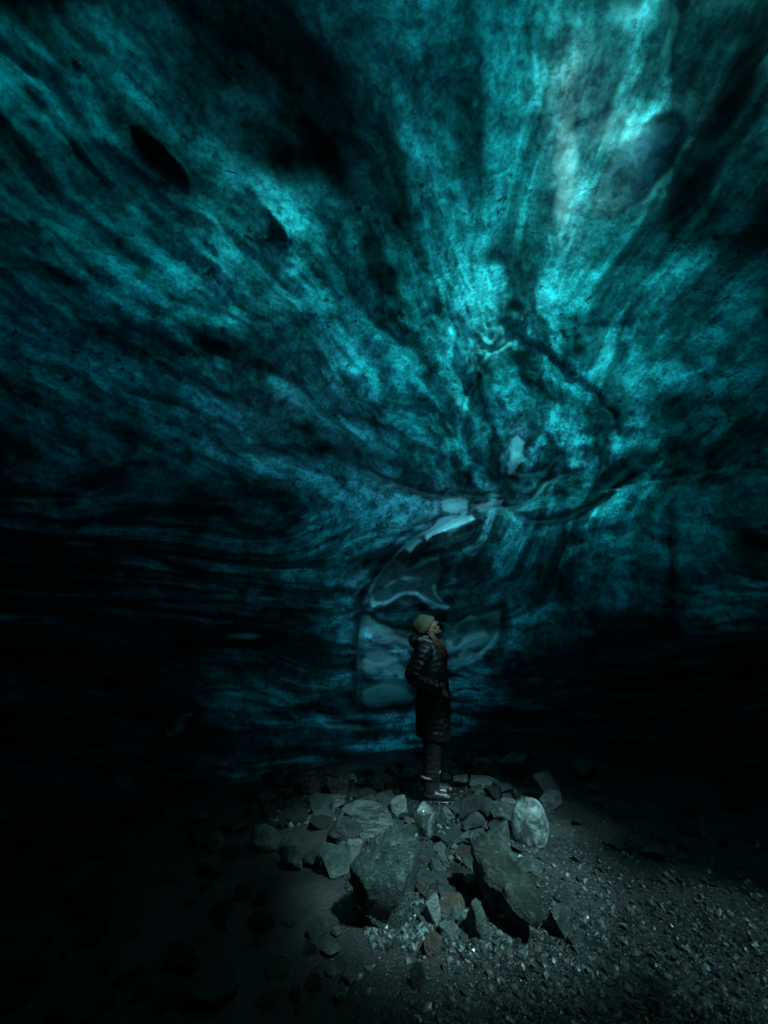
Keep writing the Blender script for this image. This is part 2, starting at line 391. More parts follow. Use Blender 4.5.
    # hand-placed dark creases and streaks, mixed in with the silty flecks
    for pts, w, k in (
        ([(500, 345), (545, 368), (585, 392), (612, 412)], 3, .6),
        ([(300, 462), (340, 478), (400, 487), (470, 500)], 2.5, .5),
        ([(560, 488), (600, 500), (640, 480), (700, 470)], 9, .6), ([(765, 40), (745, 55), (720, 90), (700, 130)], 5, .7), ([(388, 560), (372, 580), (362, 605), (356, 640), (354, 690)], 3, .8)):
        dd, _ = polyline_dist(px + 14 * fbm(P * 2.5, 3), py + 14 * fbm(P * 2.5 + 9, 3), pts)
        silt = np.maximum(silt, np.where(infr, k * np.exp(-(dd / w) ** 2) * sstep(-.35, .35, fbm(P * 3 + 70, 2)), 0))
    for cx, cy, rx, ry, an, k in ((250, 445, 70, 7, 18, .6), (235, 355, 60, 9, 24, .8), (512, 312, 14, 14, 0, .7), (300, 440, 34, 16, 20, .8), (410, 440, 60, 5, 25, .6),
        (45, 270, 60, 10, 18, .7), (380, 265, 12, 50, -22, .7), (320, 150, 42, 14, 55, .8), (90, 45, 30, 8, 30, .5), (395, 160, 8, 60, -15, .6), (730, 110, 40, 12, -52, .7), (690, 190, 50, 10, -48, .6), (460, 500, 90, 5, 8, .6), (90, 330, 80, 9, 20, .6), (180, 300, 60, 6, 26, .5), (560, 395, 36, 9, 28, .6)):
        silt = np.maximum(silt, np.where(infr, k * blob2(cx, cy, rx, ry, an), 0))
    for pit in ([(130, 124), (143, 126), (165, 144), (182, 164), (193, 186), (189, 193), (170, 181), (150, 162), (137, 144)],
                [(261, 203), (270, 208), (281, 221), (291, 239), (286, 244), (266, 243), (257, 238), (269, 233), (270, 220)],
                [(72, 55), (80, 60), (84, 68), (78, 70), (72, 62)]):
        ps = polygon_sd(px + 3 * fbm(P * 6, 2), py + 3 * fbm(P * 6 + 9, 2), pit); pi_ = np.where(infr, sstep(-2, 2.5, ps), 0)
        disp += .05 * pi_; gain *= 1 - .97 * pi_; pass  # shallow pits, their dark inside painted through gain
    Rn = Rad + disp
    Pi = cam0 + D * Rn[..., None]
    # ---- base normals, pointing out of the cave
    def normals(Q):
        du = np.empty_like(Q); du[:, 1:-1] = Q[:, 2:] - Q[:, :-2]; du[:, 0] = Q[:, 1] - Q[:, -1]; du[:, -1] = Q[:, 0] - Q[:, -2]
        dv = np.empty_like(Q); dv[1:-1] = Q[2:] - Q[:-2]; dv[0] = Q[1] - Q[0]; dv[-1] = Q[-1] - Q[-2]
        n = np.cross(du, dv); n /= np.linalg.norm(n, axis=-1)[..., None] + 1e-9
        return np.where((n * D).sum(-1)[..., None] < 0, -n, n)
    Nb = normals(P)
    cosn = (Nb * S).sum(-1)
    # broad glow is shaped through thickness, small dark parts painted into the colour
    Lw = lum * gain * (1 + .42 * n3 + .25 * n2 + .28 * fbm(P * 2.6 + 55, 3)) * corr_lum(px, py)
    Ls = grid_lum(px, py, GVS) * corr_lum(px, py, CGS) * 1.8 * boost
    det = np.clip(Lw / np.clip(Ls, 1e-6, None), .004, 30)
    painted_dim = np.minimum(det, 1)
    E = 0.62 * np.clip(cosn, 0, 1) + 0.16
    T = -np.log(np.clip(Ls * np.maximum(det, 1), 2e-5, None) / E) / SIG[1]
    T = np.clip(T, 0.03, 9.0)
    # added clear patch in the roof, shaped so a sunbeam lands on the pile
    tg = P[..., 2] / S[2]; gx_, gy_ = P[..., 0] - S[0] * tg, P[..., 1] - S[1] * tg
    def spot(cx, cy, rx, ry, ang):
        c, s_ = math.cos(R(ang)), math.sin(R(ang))
        return ((gx_ - cx) * c + (gy_ - cy) * s_) ** 2 / rx ** 2 + (-(gx_ - cx) * s_ + (gy_ - cy) * c) ** 2 / ry ** 2
    G3 = np.stack([gx_, gy_, 0 * gx_], -1)
    nz = .7 * fbm(G3 * 1.4 + 60, 3)
    beam_patch = np.maximum.reduce([.9 * sstep(1.4, .5, spot(-.30, 6.1, .75, 1.1, 25)), sstep(1.3, .5, spot(.45, 4.35, 1.3, .95, 0) + nz), sstep(1.3, .5, spot(.5, 3.35, 1.05, .85, 0) + nz), .34 * sstep(1.3, .3, spot(1.75, 3.05, 1.35, .8, -30) + nz), .95 * sstep(1.3, .5, spot(-.35, 5.75, .55, .75, 0) + .5 * nz)])
    beam_patch = beam_patch * (P[..., 2] > 2.2) * (cosn > .2)
    inside = (px > -10) & (px < 778) & (py > -10) & (py < 700)
    beam_patch = beam_patch * np.where(inside, .02 + .10 * sstep(.04, .2, Lw) + .62 * blob2(640, 165, 60, 24, -50) * (.55 + .6 * np.clip(fbm(flow * np.array([1, 2.2, 2]) + 8, 3) + .4, 0, 1)), 1)
    ww = sstep(.03, .2, beam_patch); T = T * (1 - ww) + np.where(inside, .4, .35) * ww
    painted_dim = np.clip(Lw * boost ** .28 / ((E + .30 * panel) * np.exp(-SIG[1] * T)), .004, 1)
    w = sstep(0.15, 0.5, cosn)[..., None]
    off = S * w + Nb * (1 - w); off /= np.linalg.norm(off, axis=-1)[..., None]
    Po = Pi + off * T[..., None]
    # smooth the outer face a little where mesh is coarse is not needed
    nv = na * ne
    idx = np.arange(nv).reshape(ne, na)
    a = idx[:-1, :]; b = np.roll(idx, -1, 1)[:-1, :]; c = np.roll(idx, -1, 1)[1:, :]; d_ = idx[1:, :]
    quads = np.stack([a, b, c, d_], -1).reshape(-1, 4)
    hole = np.zeros(len(quads), bool)
    keep = quads[~hole]
    # the top pole
    V = np.concatenate([Pi.reshape(-1, 3), Po.reshape(-1, 3)])
    top = idx[-1]
    capV = np.array([Pi[-1].mean(0), Po[-1].mean(0)])
    polehole = HOLE_HAS_POLE
    faces = [keep]                            # wound so that the inner normals look into the cave (checked below)
    tri = []
    if not polehole:
        for k in range(na):
            k2 = (k + 1) % na
            tri.append([top[k], top[k2], 2 * nv, 2 * nv])
    # boundary edges
    allq = keep
    e = np.concatenate([allq[:, [0, 1]], allq[:, [1, 2]], allq[:, [2, 3]], allq[:, [3, 0]]])
    if not polehole:
        e = np.concatenate([e, np.stack([top, np.roll(top, -1)], -1)[:, ::-1]])
    key = np.sort(e, 1); kk = key[:, 0].astype(np.int64) * nv + key[:, 1]
    _, inv, cnt = np.unique(kk, return_inverse=True, return_counts=True)
    be = e[cnt[inv] == 1]
    bridge = np.stack([be[:, 1], be[:, 0], be[:, 0] + nv, be[:, 1] + nv], -1)
    inner = keep; outer = keep[:, ::-1] + nv
    F = [list(map(int, f)) for f in []]
    Q = np.concatenate([inner, outer, bridge])
    mi = np.concatenate([np.zeros(len(inner)), np.zeros(len(outer)), np.zeros(len(bridge))])
    if not polehole:
        V = np.concatenate([V, capV])
        ti = np.stack([top, np.roll(top, -1), np.full(na, 2 * nv)], -1)
        to = np.stack([np.roll(top, -1) + nv, top + nv, np.full(na, 2 * nv + 1)], -1)
        me_faces = (Q, ti, to)
    me = bpy.data.meshes.new('ice_cave_roof')
    tris = [] if polehole else [ti, to]
    loops = np.concatenate([Q.ravel()] + [t.ravel() for t in tris]).astype(np.int32)
    tot = np.concatenate([np.full(len(Q), 4)] + [np.full(len(t), 3) for t in tris]).astype(np.int32)
    st = np.concatenate([[0], np.cumsum(tot)[:-1]]).astype(np.int32)
    me.vertices.add(len(V)); me.vertices.foreach_set('co', V.astype(np.float32).ravel())
    me.loops.add(len(loops)); me.loops.foreach_set('vertex_index', loops)
    me.polygons.add(len(tot)); me.polygons.foreach_set('loop_start', st)
    me.update(calc_edges=True)
    mis = np.concatenate([mi] + ([] if polehole else [np.zeros(na), np.ones(na)])).astype(np.int32)
    # orientation check: inner normals must look at the cave's middle
    v0 = V[inner[:, 0]]; nn = np.cross(V[inner[:, 1]] - v0, V[inner[:, 2]] - v0)
    inward = ((nn * (np.array([0, 2, 1.5]) - v0)).sum(1) > 0).mean()
    if inward < .5: me.flip_normals()
    me.materials.append(MAT_ICE); me.materials.append(MAT_ICE)
    me.polygons.foreach_set('material_index', mis)
    me.polygons.foreach_set('use_smooth', np.ones(len(tot), bool))
    o = bpy.data.objects.new('ice_cave_roof', me); COL.objects.link(o)
    tag(o, kind='structure')
    z = [0] if not polehole else []
    def full(Aa):
        Aa = Aa.reshape(nv, -1) if Aa.ndim == 3 else Aa.reshape(nv)
        B = np.concatenate([Aa, Aa])
        if not polehole: B = np.concatenate([B, np.zeros((2,) + B.shape[1:])])
        return B
    add_attr(o, 'flow', full(flow)); add_attr(o, 'silt', full(silt)); add_attr(o, 'painted_dim', full(painted_dim)); add_attr(o, 'painted_sheen', full(painted_sheen)); add_attr(o, 'beam_patch', full(beam_patch))
    oa = np.zeros(len(V)); oa[nv:2 * nv] = 1; oa[-1] = 1; add_attr(o, 'outer', oa)
    return o, (px, py, Pi)

HOLE_HAS_POLE = False

BEAM_TINT = (.90, .98, .98, 1)     # tint of the added roof patch that lets the beam in

def ice_materials():
    def volume(M):
        v = M.n('ShaderNodeVolumeAbsorption')
        v.inputs['Density'].default_value = SIG[0]
        v.inputs['Color'].default_value = (0, 1 - SIG[1] / SIG[0], 1 - SIG[2] / SIG[0], 1)
        M.t.links.new(v.outputs[0], M.out.inputs['Volume'])
    M = Mat('glacier_ice')
    flow = M.attr('flow', 'Vector'); silt = M.attr('silt'); sheen = M.attr('painted_sheen'); ob = M.obj()
    a = M.noise(flow, 1.05, 5, .52, .5)       # long streaks
    b = M.noise(flow, 3.1, 5, .58, .5)
    c = M.noise(ob, 7.0, 6, .65)
    f = M.noise(ob, 30.0, 6, .75)
    big = M.noise(ob, 1.1, 4, .6, .4)
    s1 = M.rng(a, .42, .57, 0, 1, True); s2 = M.rng(b, .40, .60, 0, 1, True)
    s3 = M.rng(c, .36, .60, .40, 1, True); s4 = M.rng(f, .38, .6, .42, 1.0); s5 = M.rng(big, .36, .60, .3, 1)
    clear = M.math('MULTIPLY', M.rng(s1, 0, 1, .20, 1), M.rng(s2, 0, 1, .50, 1))
    clear = M.math('MULTIPLY', clear, M.math('MULTIPLY', s3, M.math('MULTIPLY', s4, s5)))
    # sharp dark silty flecks
    fl = M.noise(flow, 5.5, 4, .6, 1.2)
    fleck = M.math('MULTIPLY', M.rng(fl, .63, .70, 0, .85, True), M.rng(c, .45, .6, 0, 1, True))
    fl2 = M.noise(ob, 11.0, 5, .62, .3)
    fleck = M.math('MAXIMUM', fleck, M.math('MULTIPLY', M.rng(fl2, .60, .66, 0, .85, True), M.rng(big, .42, .55, 0, 1, True)))
    lnz = M.noise(flow, 2.3, 3, .5, .5)
    ln = M.math('ABSOLUTE', M.math('SUBTRACT', lnz, .5))
    fil = M.math('MULTIPLY', M.rng(ln, .004, .022, .75, 0, True), M.rng(M.noise(ob, 1.7, 2, .5), .48, .6, 0, 1, True))
    sb = M.math('MULTIPLY', silt, M.rng(b, .3, .55, .4, 1.3))
    dirt = M.math('MAXIMUM', fleck, sb, True)
    clear = M.math('MULTIPLY', clear, M.math('SUBTRACT', 1.0, M.math('MULTIPLY', dirt, .92)))
    clear = M.math('MULTIPLY', clear, 2.3)
    clear = M.mix(1.0, clear, (.26, .93, .95, 1), 'MULTIPLY')
    clear = M.mix(M.math('MULTIPLY', sheen, .75), clear, (.34, .84, .80, 1))  # pale reflections and glints painted into the colour
    clear = M.mix(1.0, clear, M.attr('painted_dim', 'Color'), 'MULTIPLY')  # translucent colour dimmed to the painted brightness
    tr = M.n('ShaderNodeBsdfTranslucent'); M.put(tr.inputs['Color'], clear)
    dcol = M.mix(sheen, (.016, .036, .038, 1), (.42, .60, .58, 1))
    dcol = M.mix(dirt, dcol, (.02, .022, .02, 1))
    df = M.n('ShaderNodeBsdfDiffuse'); M.put(df.inputs['Color'], dcol)
    add = M.n('ShaderNodeAddShader'); M.t.links.new(tr.outputs[0], add.inputs[0]); M.t.links.new(df.outputs[0], add.inputs[1])
    h = M.math('ADD', M.math('MULTIPLY', c, .6), M.math('MULTIPLY', b, .5))
    nb = M.bump(h, .55, .07)
    gl = M.n('ShaderNodeBsdfGlossy'); M.put(gl.inputs['Color'], (1, 1, 1, 1)); M.put(gl.inputs['Roughness'], M.rng(c, .4, .65, .05, .16)); M.put(gl.inputs['Normal'], nb)
    fr = M.n('ShaderNodeFresnel', i_IOR=1.33); M.put(fr.inputs['Normal'], nb)
    fac = M.math('MULTIPLY', fr.outputs[0], 1.0)
    tp = M.n('ShaderNodeBsdfTransparent'); M.put(tp.inputs['Color'], BEAM_TINT)
    body = M.mixs(M.math('MULTIPLY', M.attr('beam_patch'), M.math('MULTIPLY', M.rng(s2, 0, 1, .45, 1), M.math('MULTIPLY', M.rng(s3, .3, 1, .5, 1), s4))), add.outputs[0], tp.outputs[0])
    # seen from inside the ice the surface only lets light through
    geo = M.n('ShaderNodeNewGeometry').outputs['Backfacing']
    fac = M.math('MULTIPLY', fac, M.math('SUBTRACT', 1.0, geo))
    s = M.mixs(fac, body, gl.outputs[0])
    tp2 = M.n('ShaderNodeBsdfTransparent')
    s = M.mixs(M.math('GREATER_THAN', M.attr('outer'), .98), s, tp2.outputs[0])
    volume(M); m1 = M.surf(s)
    M = Mat('glacier_surface')
    t = M.n('ShaderNodeBsdfTransparent'); volume(M); m2 = M.surf(t.outputs[0])
    return m1, m2
MAT_ICE, MAT_OUTER = ice_materials()
cave, CAVE = build_cave()

#GROUND#
# ------------------------------------------------------------------ ground
def ground_h(x, y):
    x = np.asarray(x, float); y = np.asarray(y, float)
    P = np.stack([x, y, np.zeros_like(x)], -1)
    w = sstep(30, 9, np.hypot(x, y))
    h = 0.10 * fbm(P * .5 + 2, 3) + 0.035 * fbm(P * 2.3, 3)
    h = h + 0.10 * np.exp(-((x - .5) / 1.3) ** 2 - ((y - 4.2) / 1.1) ** 2) + .15 * sstep(5.8, 7.4, y) * sstep(.3, 1.5, x)
    h = h - 0.05 * np.exp(-((x - 2) / 1.2) ** 2 - ((y - 3) / 1.4) ** 2)
    k = np.exp(-((x - PX) ** 2 + (y - PY) ** 2) / .35 ** 2)
    return (h * w) * (1 - k) + 0.06 * k
PX, PY = 0.455, 4.83

def build_ground():
    def axis(lo, hi, step, far):
        c = np.arange(lo, hi, step); a = [lo]; s = step
        while a[-1] > -far: s *= 1.35; a.append(a[-1] - s)
        b = [hi]; s = step
        while b[-1] < far: s *= 1.35; b.append(b[-1] + s)
        return np.concatenate([np.array(a[1:])[::-1], c, np.array(b)])
    xs = axis(-6, 7, .035, 600); ys = axis(1.6, 8.6, .035, 600)
    X, Y = np.meshgrid(xs, ys)
    Z = ground_h(X, Y)
    P = np.stack([X, Y, np.zeros_like(X)], -1)
    near = (np.hypot(X, Y) < 12)
    Z = Z + near * (0.012 * fbm(P * 9, 3) + .006 * fbm(P * 26, 2))
    nx, ny = len(xs), len(ys); idx = np.arange(nx * ny).reshape(ny, nx)
    Q = np.stack([idx[:-1, :-1], idx[:-1, 1:], idx[1:, 1:], idx[1:, :-1]], -1).reshape(-1, 4)
    M = Mat('wet_silt_and_gravel')
    ob = M.obj(); n = M.noise(ob, 40, 6, .7); n2 = M.noise(ob, 2.2, 5, .6); v = M.n('ShaderNodeTexVoronoi'); M.put(v.inputs['Vector'], ob); v.inputs['Scale'].default_value = 90
    col = M.mix(M.rng(n2, .35, .65, 0, 1), (.018, .021, .020, 1), (.052, .052, .047, 1))
    col = M.mix(M.rng(n, .3, .7, 0, 1), col, (.13, .13, .12, 1), 'MULTIPLY') if False else M.mix(M.rng(v.outputs['Distance'], 0, .6, .0, .5), col, (.02, .022, .021, 1))
    h = M.math('ADD', M.math('MULTIPLY', n, 1.2), M.math('MULTIPLY', v.outputs['Distance'], .4))
    o = mesh_object('ground', np.stack([X, Y, Z], -1).reshape(-1, 3), Q, M.surf(principled(M, col, M.rng(n2, .4, .6, .3, .6), M.bump(h, .8, .02))))
    tag(o, kind='structure')
build_ground()

# ------------------------------------------------------------------ stone materials
def stone_material(name, c1, c2, c3, wet=.45, layered=False, scale=1.0, spec=.5):
    M = Mat(name); ob = M.obj()
    n1 = M.noise(ob, 4.0 * scale, 6, .62); n2 = M.noise(ob, 17.0 * scale, 7, .7); n3 = M.noise(ob, 60.0 * scale, 4, .7)
    col = M.mix(M.rng(n1, .38, .62, 0, 1, True), (*c1, 1), (*c2, 1))
    col = M.mix(M.rng(n2, .5, .68, 0, .9, True), col, (*c3, 1))
    col = M.mix(M.rng(n3, .35, .65, .0, .45), col, (.02, .024, .022, 1))
    h = M.math('ADD', M.math('MULTIPLY', n2, 1.0), M.math('MULTIPLY', n3, .45))
    if layered:
        mp = M.n('ShaderNodeMapping'); M.put(mp.inputs['Vector'], ob); mp.inputs['Scale'].default_value = (3, 14, 22); mp.inputs['Rotation'].default_value = (.3, .25, .5)
        n4 = M.noise(mp.outputs[0], 1.6, 6, .7, .4)
        col = M.mix(M.rng(n4, .38, .55, .75, 0, True), col, (.022, .027, .026, 1))
        h = M.math('ADD', h, M.math('MULTIPLY', n4, 1.6))
    ro = M.rng(n1, .3, .7, wet - .12, wet + .2)
    return M.surf(principled(M, col, ro, M.bump(h, 1.0, .06), spec))
ST = {
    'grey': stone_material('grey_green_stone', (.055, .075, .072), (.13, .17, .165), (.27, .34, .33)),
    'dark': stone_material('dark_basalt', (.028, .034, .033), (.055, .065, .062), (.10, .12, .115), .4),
    'pale': stone_material('pale_stone', (.22, .26, .25), (.33, .38, .36), (.46, .52, .49)),
    'green': stone_material('greenish_stone', (.07, .12, .105), (.13, .19, .16), (.24, .32, .28)),
    'brown': stone_material('rusty_brown_stone', (.11, .075, .055), (.17, .13, .10), (.24, .22, .19)),
    'slab': stone_material('layered_schist', (.16, .20, .19), (.26, .30, .28), (.36, .40, .37), .45, True),
    'rough': stone_material('rough_mossy_stone', (.03, .055, .05), (.10, .15, .14), (.26, .36, .34), .5, scale=1.6),
    'wet': stone_material('wet_stone', (.05, .06, .058), (.10, .125, .12), (.22, .26, .25), .2, spec=.8),
}

_ico = {}
def ico(level):
    if level not in _ico:
        bm = bmesh.new(); bmesh.ops.create_icosphere(bm, subdivisions=level, radius=1.0)
        _ico[level] = (np.array([v.co[:] for v in bm.verts]), np.array([[v.index for v in f.verts] for f in bm.faces])); bm.free()
    return _ico[level]

def rock_shape(seed, dims, kind='block', level=4):
    """a stone cut by planes, its corners worn, its faces pitted; dims are full sizes"""
    r = np.random.default_rng(seed)
    V, Fc = ico(level); V = V.copy()
    ncut, lo, hi, amp = {'block': (14, .38, .66, .07), 'slab': (13, .40, .75, .05), 'round': (14, .66, .88, .035), 'boulder': (18, .50, .78, .16), 'shard': (9, .30, .6, .06), 'lump': (5, .88, .99, .07)}[kind]
    N = r.normal(size=(ncut, 3)); N /= np.linalg.norm(N, axis=1)[:, None]
    if kind in ('block', 'slab'):
        N[0] = (r.normal() * .15, r.normal() * .15, 1); N[0] /= np.linalg.norm(N[0])
    D = r.uniform(lo, hi, ncut)
    rad = np.ones(len(V))
    for n, d in zip(N, D):
        c = V @ n; m = c > 1e-3
        rad = np.where(m, np.minimum(rad, d / np.clip(c, 1e-3, None)), rad)
    rad = np.minimum(rad, 1)
    V = V * rad[:, None]
    o = r.uniform(0, 60, 3)
    V = V * (1 + amp * fbm(V * 2.2 + o, 4)[:, None] + amp * .7 * fbm(V * 5 + o, 3, ridged=True)[:, None] + (amp * .5 * fbm(V * 13 + o, 3))[:, None])
    V -= (V.max(0) + V.min(0)) / 2; V /= (V.max(0) - V.min(0)).max()
    e = V.max(0) - V.min(0); V = V / e
    return V * np.array(dims), Fc

_seed = [100]
def stone(px0, px1, py0, py1, mat='grey', kind='block', yaw=None, tilt=0, roll=0, name='rock', label=None, group=None, deep=.85, level=None, lift=0.0, hk=1.0, mats=None):
    """a stone that covers px0..px1 by py0..py1 in the photograph, standing on the ground"""
    _seed[0] += 1; sd_ = _seed[0]; r = random.Random(sd_)
    cx = (px0 + px1) / 2
    gx, gy = ground_at(cx, py1 - 1, 0.05)
    for _ in range(4): gx, gy = ground_at(cx, py1 - 1, float(ground_h(gx, gy)))
    gz = float(ground_h(gx, gy))
    ax = gy * CP + (gz - CAM_Z) * SP
    sc = ax / F_PX
    W = (px1 - px0) * sc
    dep = W * deep
    view = math.atan2(CAM_Z - gz, gy)                # how far one looks down on it
    H = ((py1 - py0) * sc - dep * .80 * math.sin(view)) / math.cos(view)
    H = max(H, .3 * W) * hk
    lv = level or (5 if (px1 - px0) > 26 else 4)
    V, Fc = rock_shape(sd_, (W, dep, H * 1.12), kind, lv)
    a = yaw if yaw is not None else r.uniform(-.35, .35)
    Rm = np.array(Matrix.Rotation(a, 3, 'Z') @ Matrix.Rotation(R(tilt), 3, 'X') @ Matrix.Rotation(R(roll), 3, 'Y'))
    V = V @ Rm.T
    V[:, 2] -= V[:, 2].min() + .12 * H
    cy = gy + dep * .42
    z = min(gz, float(ground_h(gx, cy)), gz) + lift
    o = mesh_object(name, V, Fc, ST.get(mat) or mats)
    o.location = (gx * (1 + .42 * dep / max(gy, .1)) if False else gx, cy, z)
    tag(o, label, 'ice block' if name == 'ice_block' else ('boulder' if name == 'boulder' else 'rock'), group)
    return o

def build_ice_lump_material():
    M = Mat('clear_ice_lump'); ob = M.obj()
    n = M.noise(ob, 9, 5, .6, .6); n2 = M.noise(ob, 30, 4, .7)
    nb = M.bump(M.math('ADD', n, M.math('MULTIPLY', n2, .3)), .8, .04)
    g = principled(M, (.9, .98, .98, 1), .05, nb, .6, Transmission_Weight=1.0, IOR=1.31)
    d = principled(M, (.55, .66, .66, 1), .18, nb, .6)
    tr = M.n('ShaderNodeBsdfTranslucent'); tr.inputs['Color'].default_value = (.65, .75, .75, 1)
    d2 = M.mixs(.4, d, tr.outputs[0])
    return M.surf(M.mixs(M.rng(n, .40, .62, .10, .85, True), g, d2))
ST['ice'] = build_ice_lump_material()

FEAT = [
 # x0, x1, y0, y1, material, shape, label, extra
 (342, 394, 795, 838, 'slab', 'slab', 'flat-topped grey layered rock with a black underside, behind the big boulder', dict(name='rock', yaw=.15, hk=.8)),
 (304, 345, 794, 812, 'slab', 'slab', 'low pale slab butting against the longer layered rock', dict(yaw=0)),
 (389, 407, 797, 818, 'pale', 'round', 'rounded pale stone at the end of the layered rock beside the boots', {}),
 (370, 393, 774, 794, 'pale', 'shard', 'pale pointed stone on the silt behind the layered rock', {}),
 (355, 368, 779, 790, 'grey', 'round', 'small grey stone next to the pale pointed stone', {}),
 (323, 352, 777, 800, 'brown', 'block', 'squarish reddish grey block behind the low pale slab', {}),
 (299, 320, 780, 798, 'brown', 'round', 'round brown stone beside the squarish reddish block', {}),
 (346, 356, 774, 783, 'green', 'round', 'tiny round green stone on top edge behind the reddish block', {}),
 (325, 361, 820, 846, 'dark', 'round', 'dark hump-backed rock below the long layered rock', {}),
 (343, 361, 843, 867, 'pale', 'shard', 'pale upright wedge leaning on the big rough boulder', dict(hk=1.1)),
 (314, 349, 849, 881, 'green', 'slab', 'oblong rock with a bright teal ridge, beside the rough boulder', dict(tilt=15, roll=18)),
 (402, 421, 770, 782, 'grey', 'round', 'flattish stone on the silt just behind the boots', {}),
 (414, 430, 857, 879, 'grey', 'block', 'upright grey stone touching the upper edge of the rough boulder', {}),
 (430, 443, 861, 877, 'grey', 'round', 'small grey stone next to the upright one by the boulder', {}),
 (371, 380, 829, 838, 'brown', 'round', 'tiny rust-red stone in front of the layered rock', {}),
 (502, 531, 756, 781, 'green', 'block', 'largest block of the stone heap under the back wall', {}),
 (473, 495, 759, 779, 'green', 'block', 'dark teal block next to the largest one of the back heap', {}),
 (476, 491, 744, 758, 'green', 'block', 'tilted block at the back of the heap, above the dark teal one', {}),
 (490, 504, 741, 754, 'dark', 'round', 'dark round stone at the very top of the back heap', {}),
 (499, 516, 748, 759, 'dark', 'round', 'low dark stone behind the largest block of the back heap', {}),
 (521, 535, 751, 762, 'dark', 'round', 'dark stone at the far end of the back heap', {}),
 (462, 476, 744, 758, 'brown', 'round', 'reddish stone at the back of the heap behind the person', {}),
 (440, 461, 760, 779, 'grey', 'block', 'mottled grey-green stone directly behind the trousers', {}),
 (441, 452, 774, 783, 'pale', 'round', 'small smooth pale stone right behind the boots', {}),
 (453, 472, 775, 788, 'pale', 'block', 'pale stone between the boots and the flat pale slab', {}),
 (450, 462, 755, 767, 'dark', 'block', 'small dark block above the mottled grey-green stone', {}),
 (461, 474, 756, 771, 'dark', 'block', 'small dark block beside the dark teal block', {}),
 (471, 508, 779, 793, 'pale', 'slab', 'long flat pale slab in front of the back heap', dict(yaw=-.1)),
 (459, 493, 796, 829, 'dark', 'block', 'black blocky rock just in front of the boots', {}),
 (488, 518, 803, 828, 'grey', 'block', 'grey block between the black rock and the big ice lump', {}),
 (487, 514, 824, 851, 'grey', 'shard', 'angular grey rock below the grey block, touching the big ice lump', {}),
 (463, 487, 815, 837, 'grey', 'shard', 'grey rock at the foot of the black blocky rock', {}),
 (471, 491, 832, 852, 'grey', 'block', 'broken grey stone below the angular one', {}),
 (491, 521, 849, 873, 'green', 'block', 'flat-topped block with a dark front below the big ice lump', dict(hk=.9)),
 (537, 564, 773, 803, 'dark', 'shard', 'dark pointed rock behind the big ice lump', {}),
 (538, 567, 792, 813, 'wet', 'block', 'glinting wet rock between the pointed rock and the ice lump', {}),
 (576, 602, 761, 782, 'green', 'round', 'large smooth dark rock alone on the shadowed floor beyond the pointed rock', {}),
 (514, 547, 859, 881, 'grey', 'slab', 'flat oval stone lying below the big ice lump', {}),
 (467, 491, 908, 950, 'green', 'shard', 'triangular stone leaning beside the large tilted slab', dict(hk=1.0)),
 (465, 489, 878, 906, 'pale', 'block', 'block with a pale top and dark front beside the head of the tilted slab', {}),
 (551, 583, 909, 944, 'wet', 'block', 'wet dark rock in the gravel beside the tilted slab', {}),
 (558, 580, 890, 912, 'wet', 'round', 'sparkling wet stone on top of the gravel behind the wet dark rock', {}),
 (570, 587, 936, 951, 'wet', 'round', 'small round wet stone in front of the wet dark rock', {}),
 (425, 443, 901, 931, 'pale', 'block', 'upright pale stone against the side of the rough boulder', {}),
 (436, 467, 896, 920, 'brown', 'slab', 'flat rusty brown stone beside the rough boulder', {}),
 (450, 470, 909, 925, 'green', 'round', 'small greenish stone below the flat rusty stone', {}),
 (424, 444, 937, 962, 'brown', 'round', 'brownish stone at the edge of the glittering gravel by the boulder', {}),
 (411, 427, 970, 995, 'dark', 'round', 'dark stone below the rough boulder at the gravel edge', {}),
 (330, 341, 928, 939, 'green', 'round', 'small teal stone beside the dark foot of the rough boulder', {}),
 (319, 340, 945, 960, 'green', 'round', 'low teal stone beside the foot of the rough boulder', {}),
 (340, 358, 970, 987, 'green', 'round', 'knobbly teal stone below the rough boulder', {}),
 (325, 337, 967, 979, 'green', 'round', 'small stone next to the knobbly teal stone', {}),
 (331, 349, 989, 1004, 'green', 'round', 'lowest teal stone below the knobbly one', {}),
 (276, 294, 789, 802, 'grey', 'block', 'small grey block beside the round brown stone', {}),
 (255, 275, 794, 811, 'green', 'round', 'leaning oval stone near the foot of the ice wall', dict(roll=-20)),
 (239, 258, 785, 804, 'dark', 'round', 'dark stone against the foot of the ice wall', {}),
 (241, 257, 806, 824, 'dark', 'round', 'dark oval stone below the one against the ice wall', {}),
 (262, 273, 808, 818, 'brown', 'round', 'little rust-coloured stone under the leaning oval stone', {}),
 (281, 298, 798, 809, 'grey', 'round', 'low grey stone below the small grey block', {}),
 (244, 279, 830, 854, 'green', 'round', 'large smooth oval cobble on the shadowed bank', dict(roll=14)),
 (276, 302, 846, 874, 'green', 'block', 'wedge-shaped dark cobble beside the large oval cobble', {}),
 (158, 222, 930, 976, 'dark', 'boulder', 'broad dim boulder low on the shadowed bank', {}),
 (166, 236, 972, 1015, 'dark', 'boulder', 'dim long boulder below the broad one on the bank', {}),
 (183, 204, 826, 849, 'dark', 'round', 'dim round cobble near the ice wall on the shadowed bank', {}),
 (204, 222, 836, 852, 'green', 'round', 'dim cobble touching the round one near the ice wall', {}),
]
ROCKS = []
for x0, x1, y0, y1, m, k, lab, ex in FEAT:
    nm = ex.pop('name', 'boulder' if 'boulder low' in lab or 'long boulder' in lab else 'rock')
    ROCKS.append(stone(x0, x1, y0, y1, m, k, name=nm, label=lab, **ex))
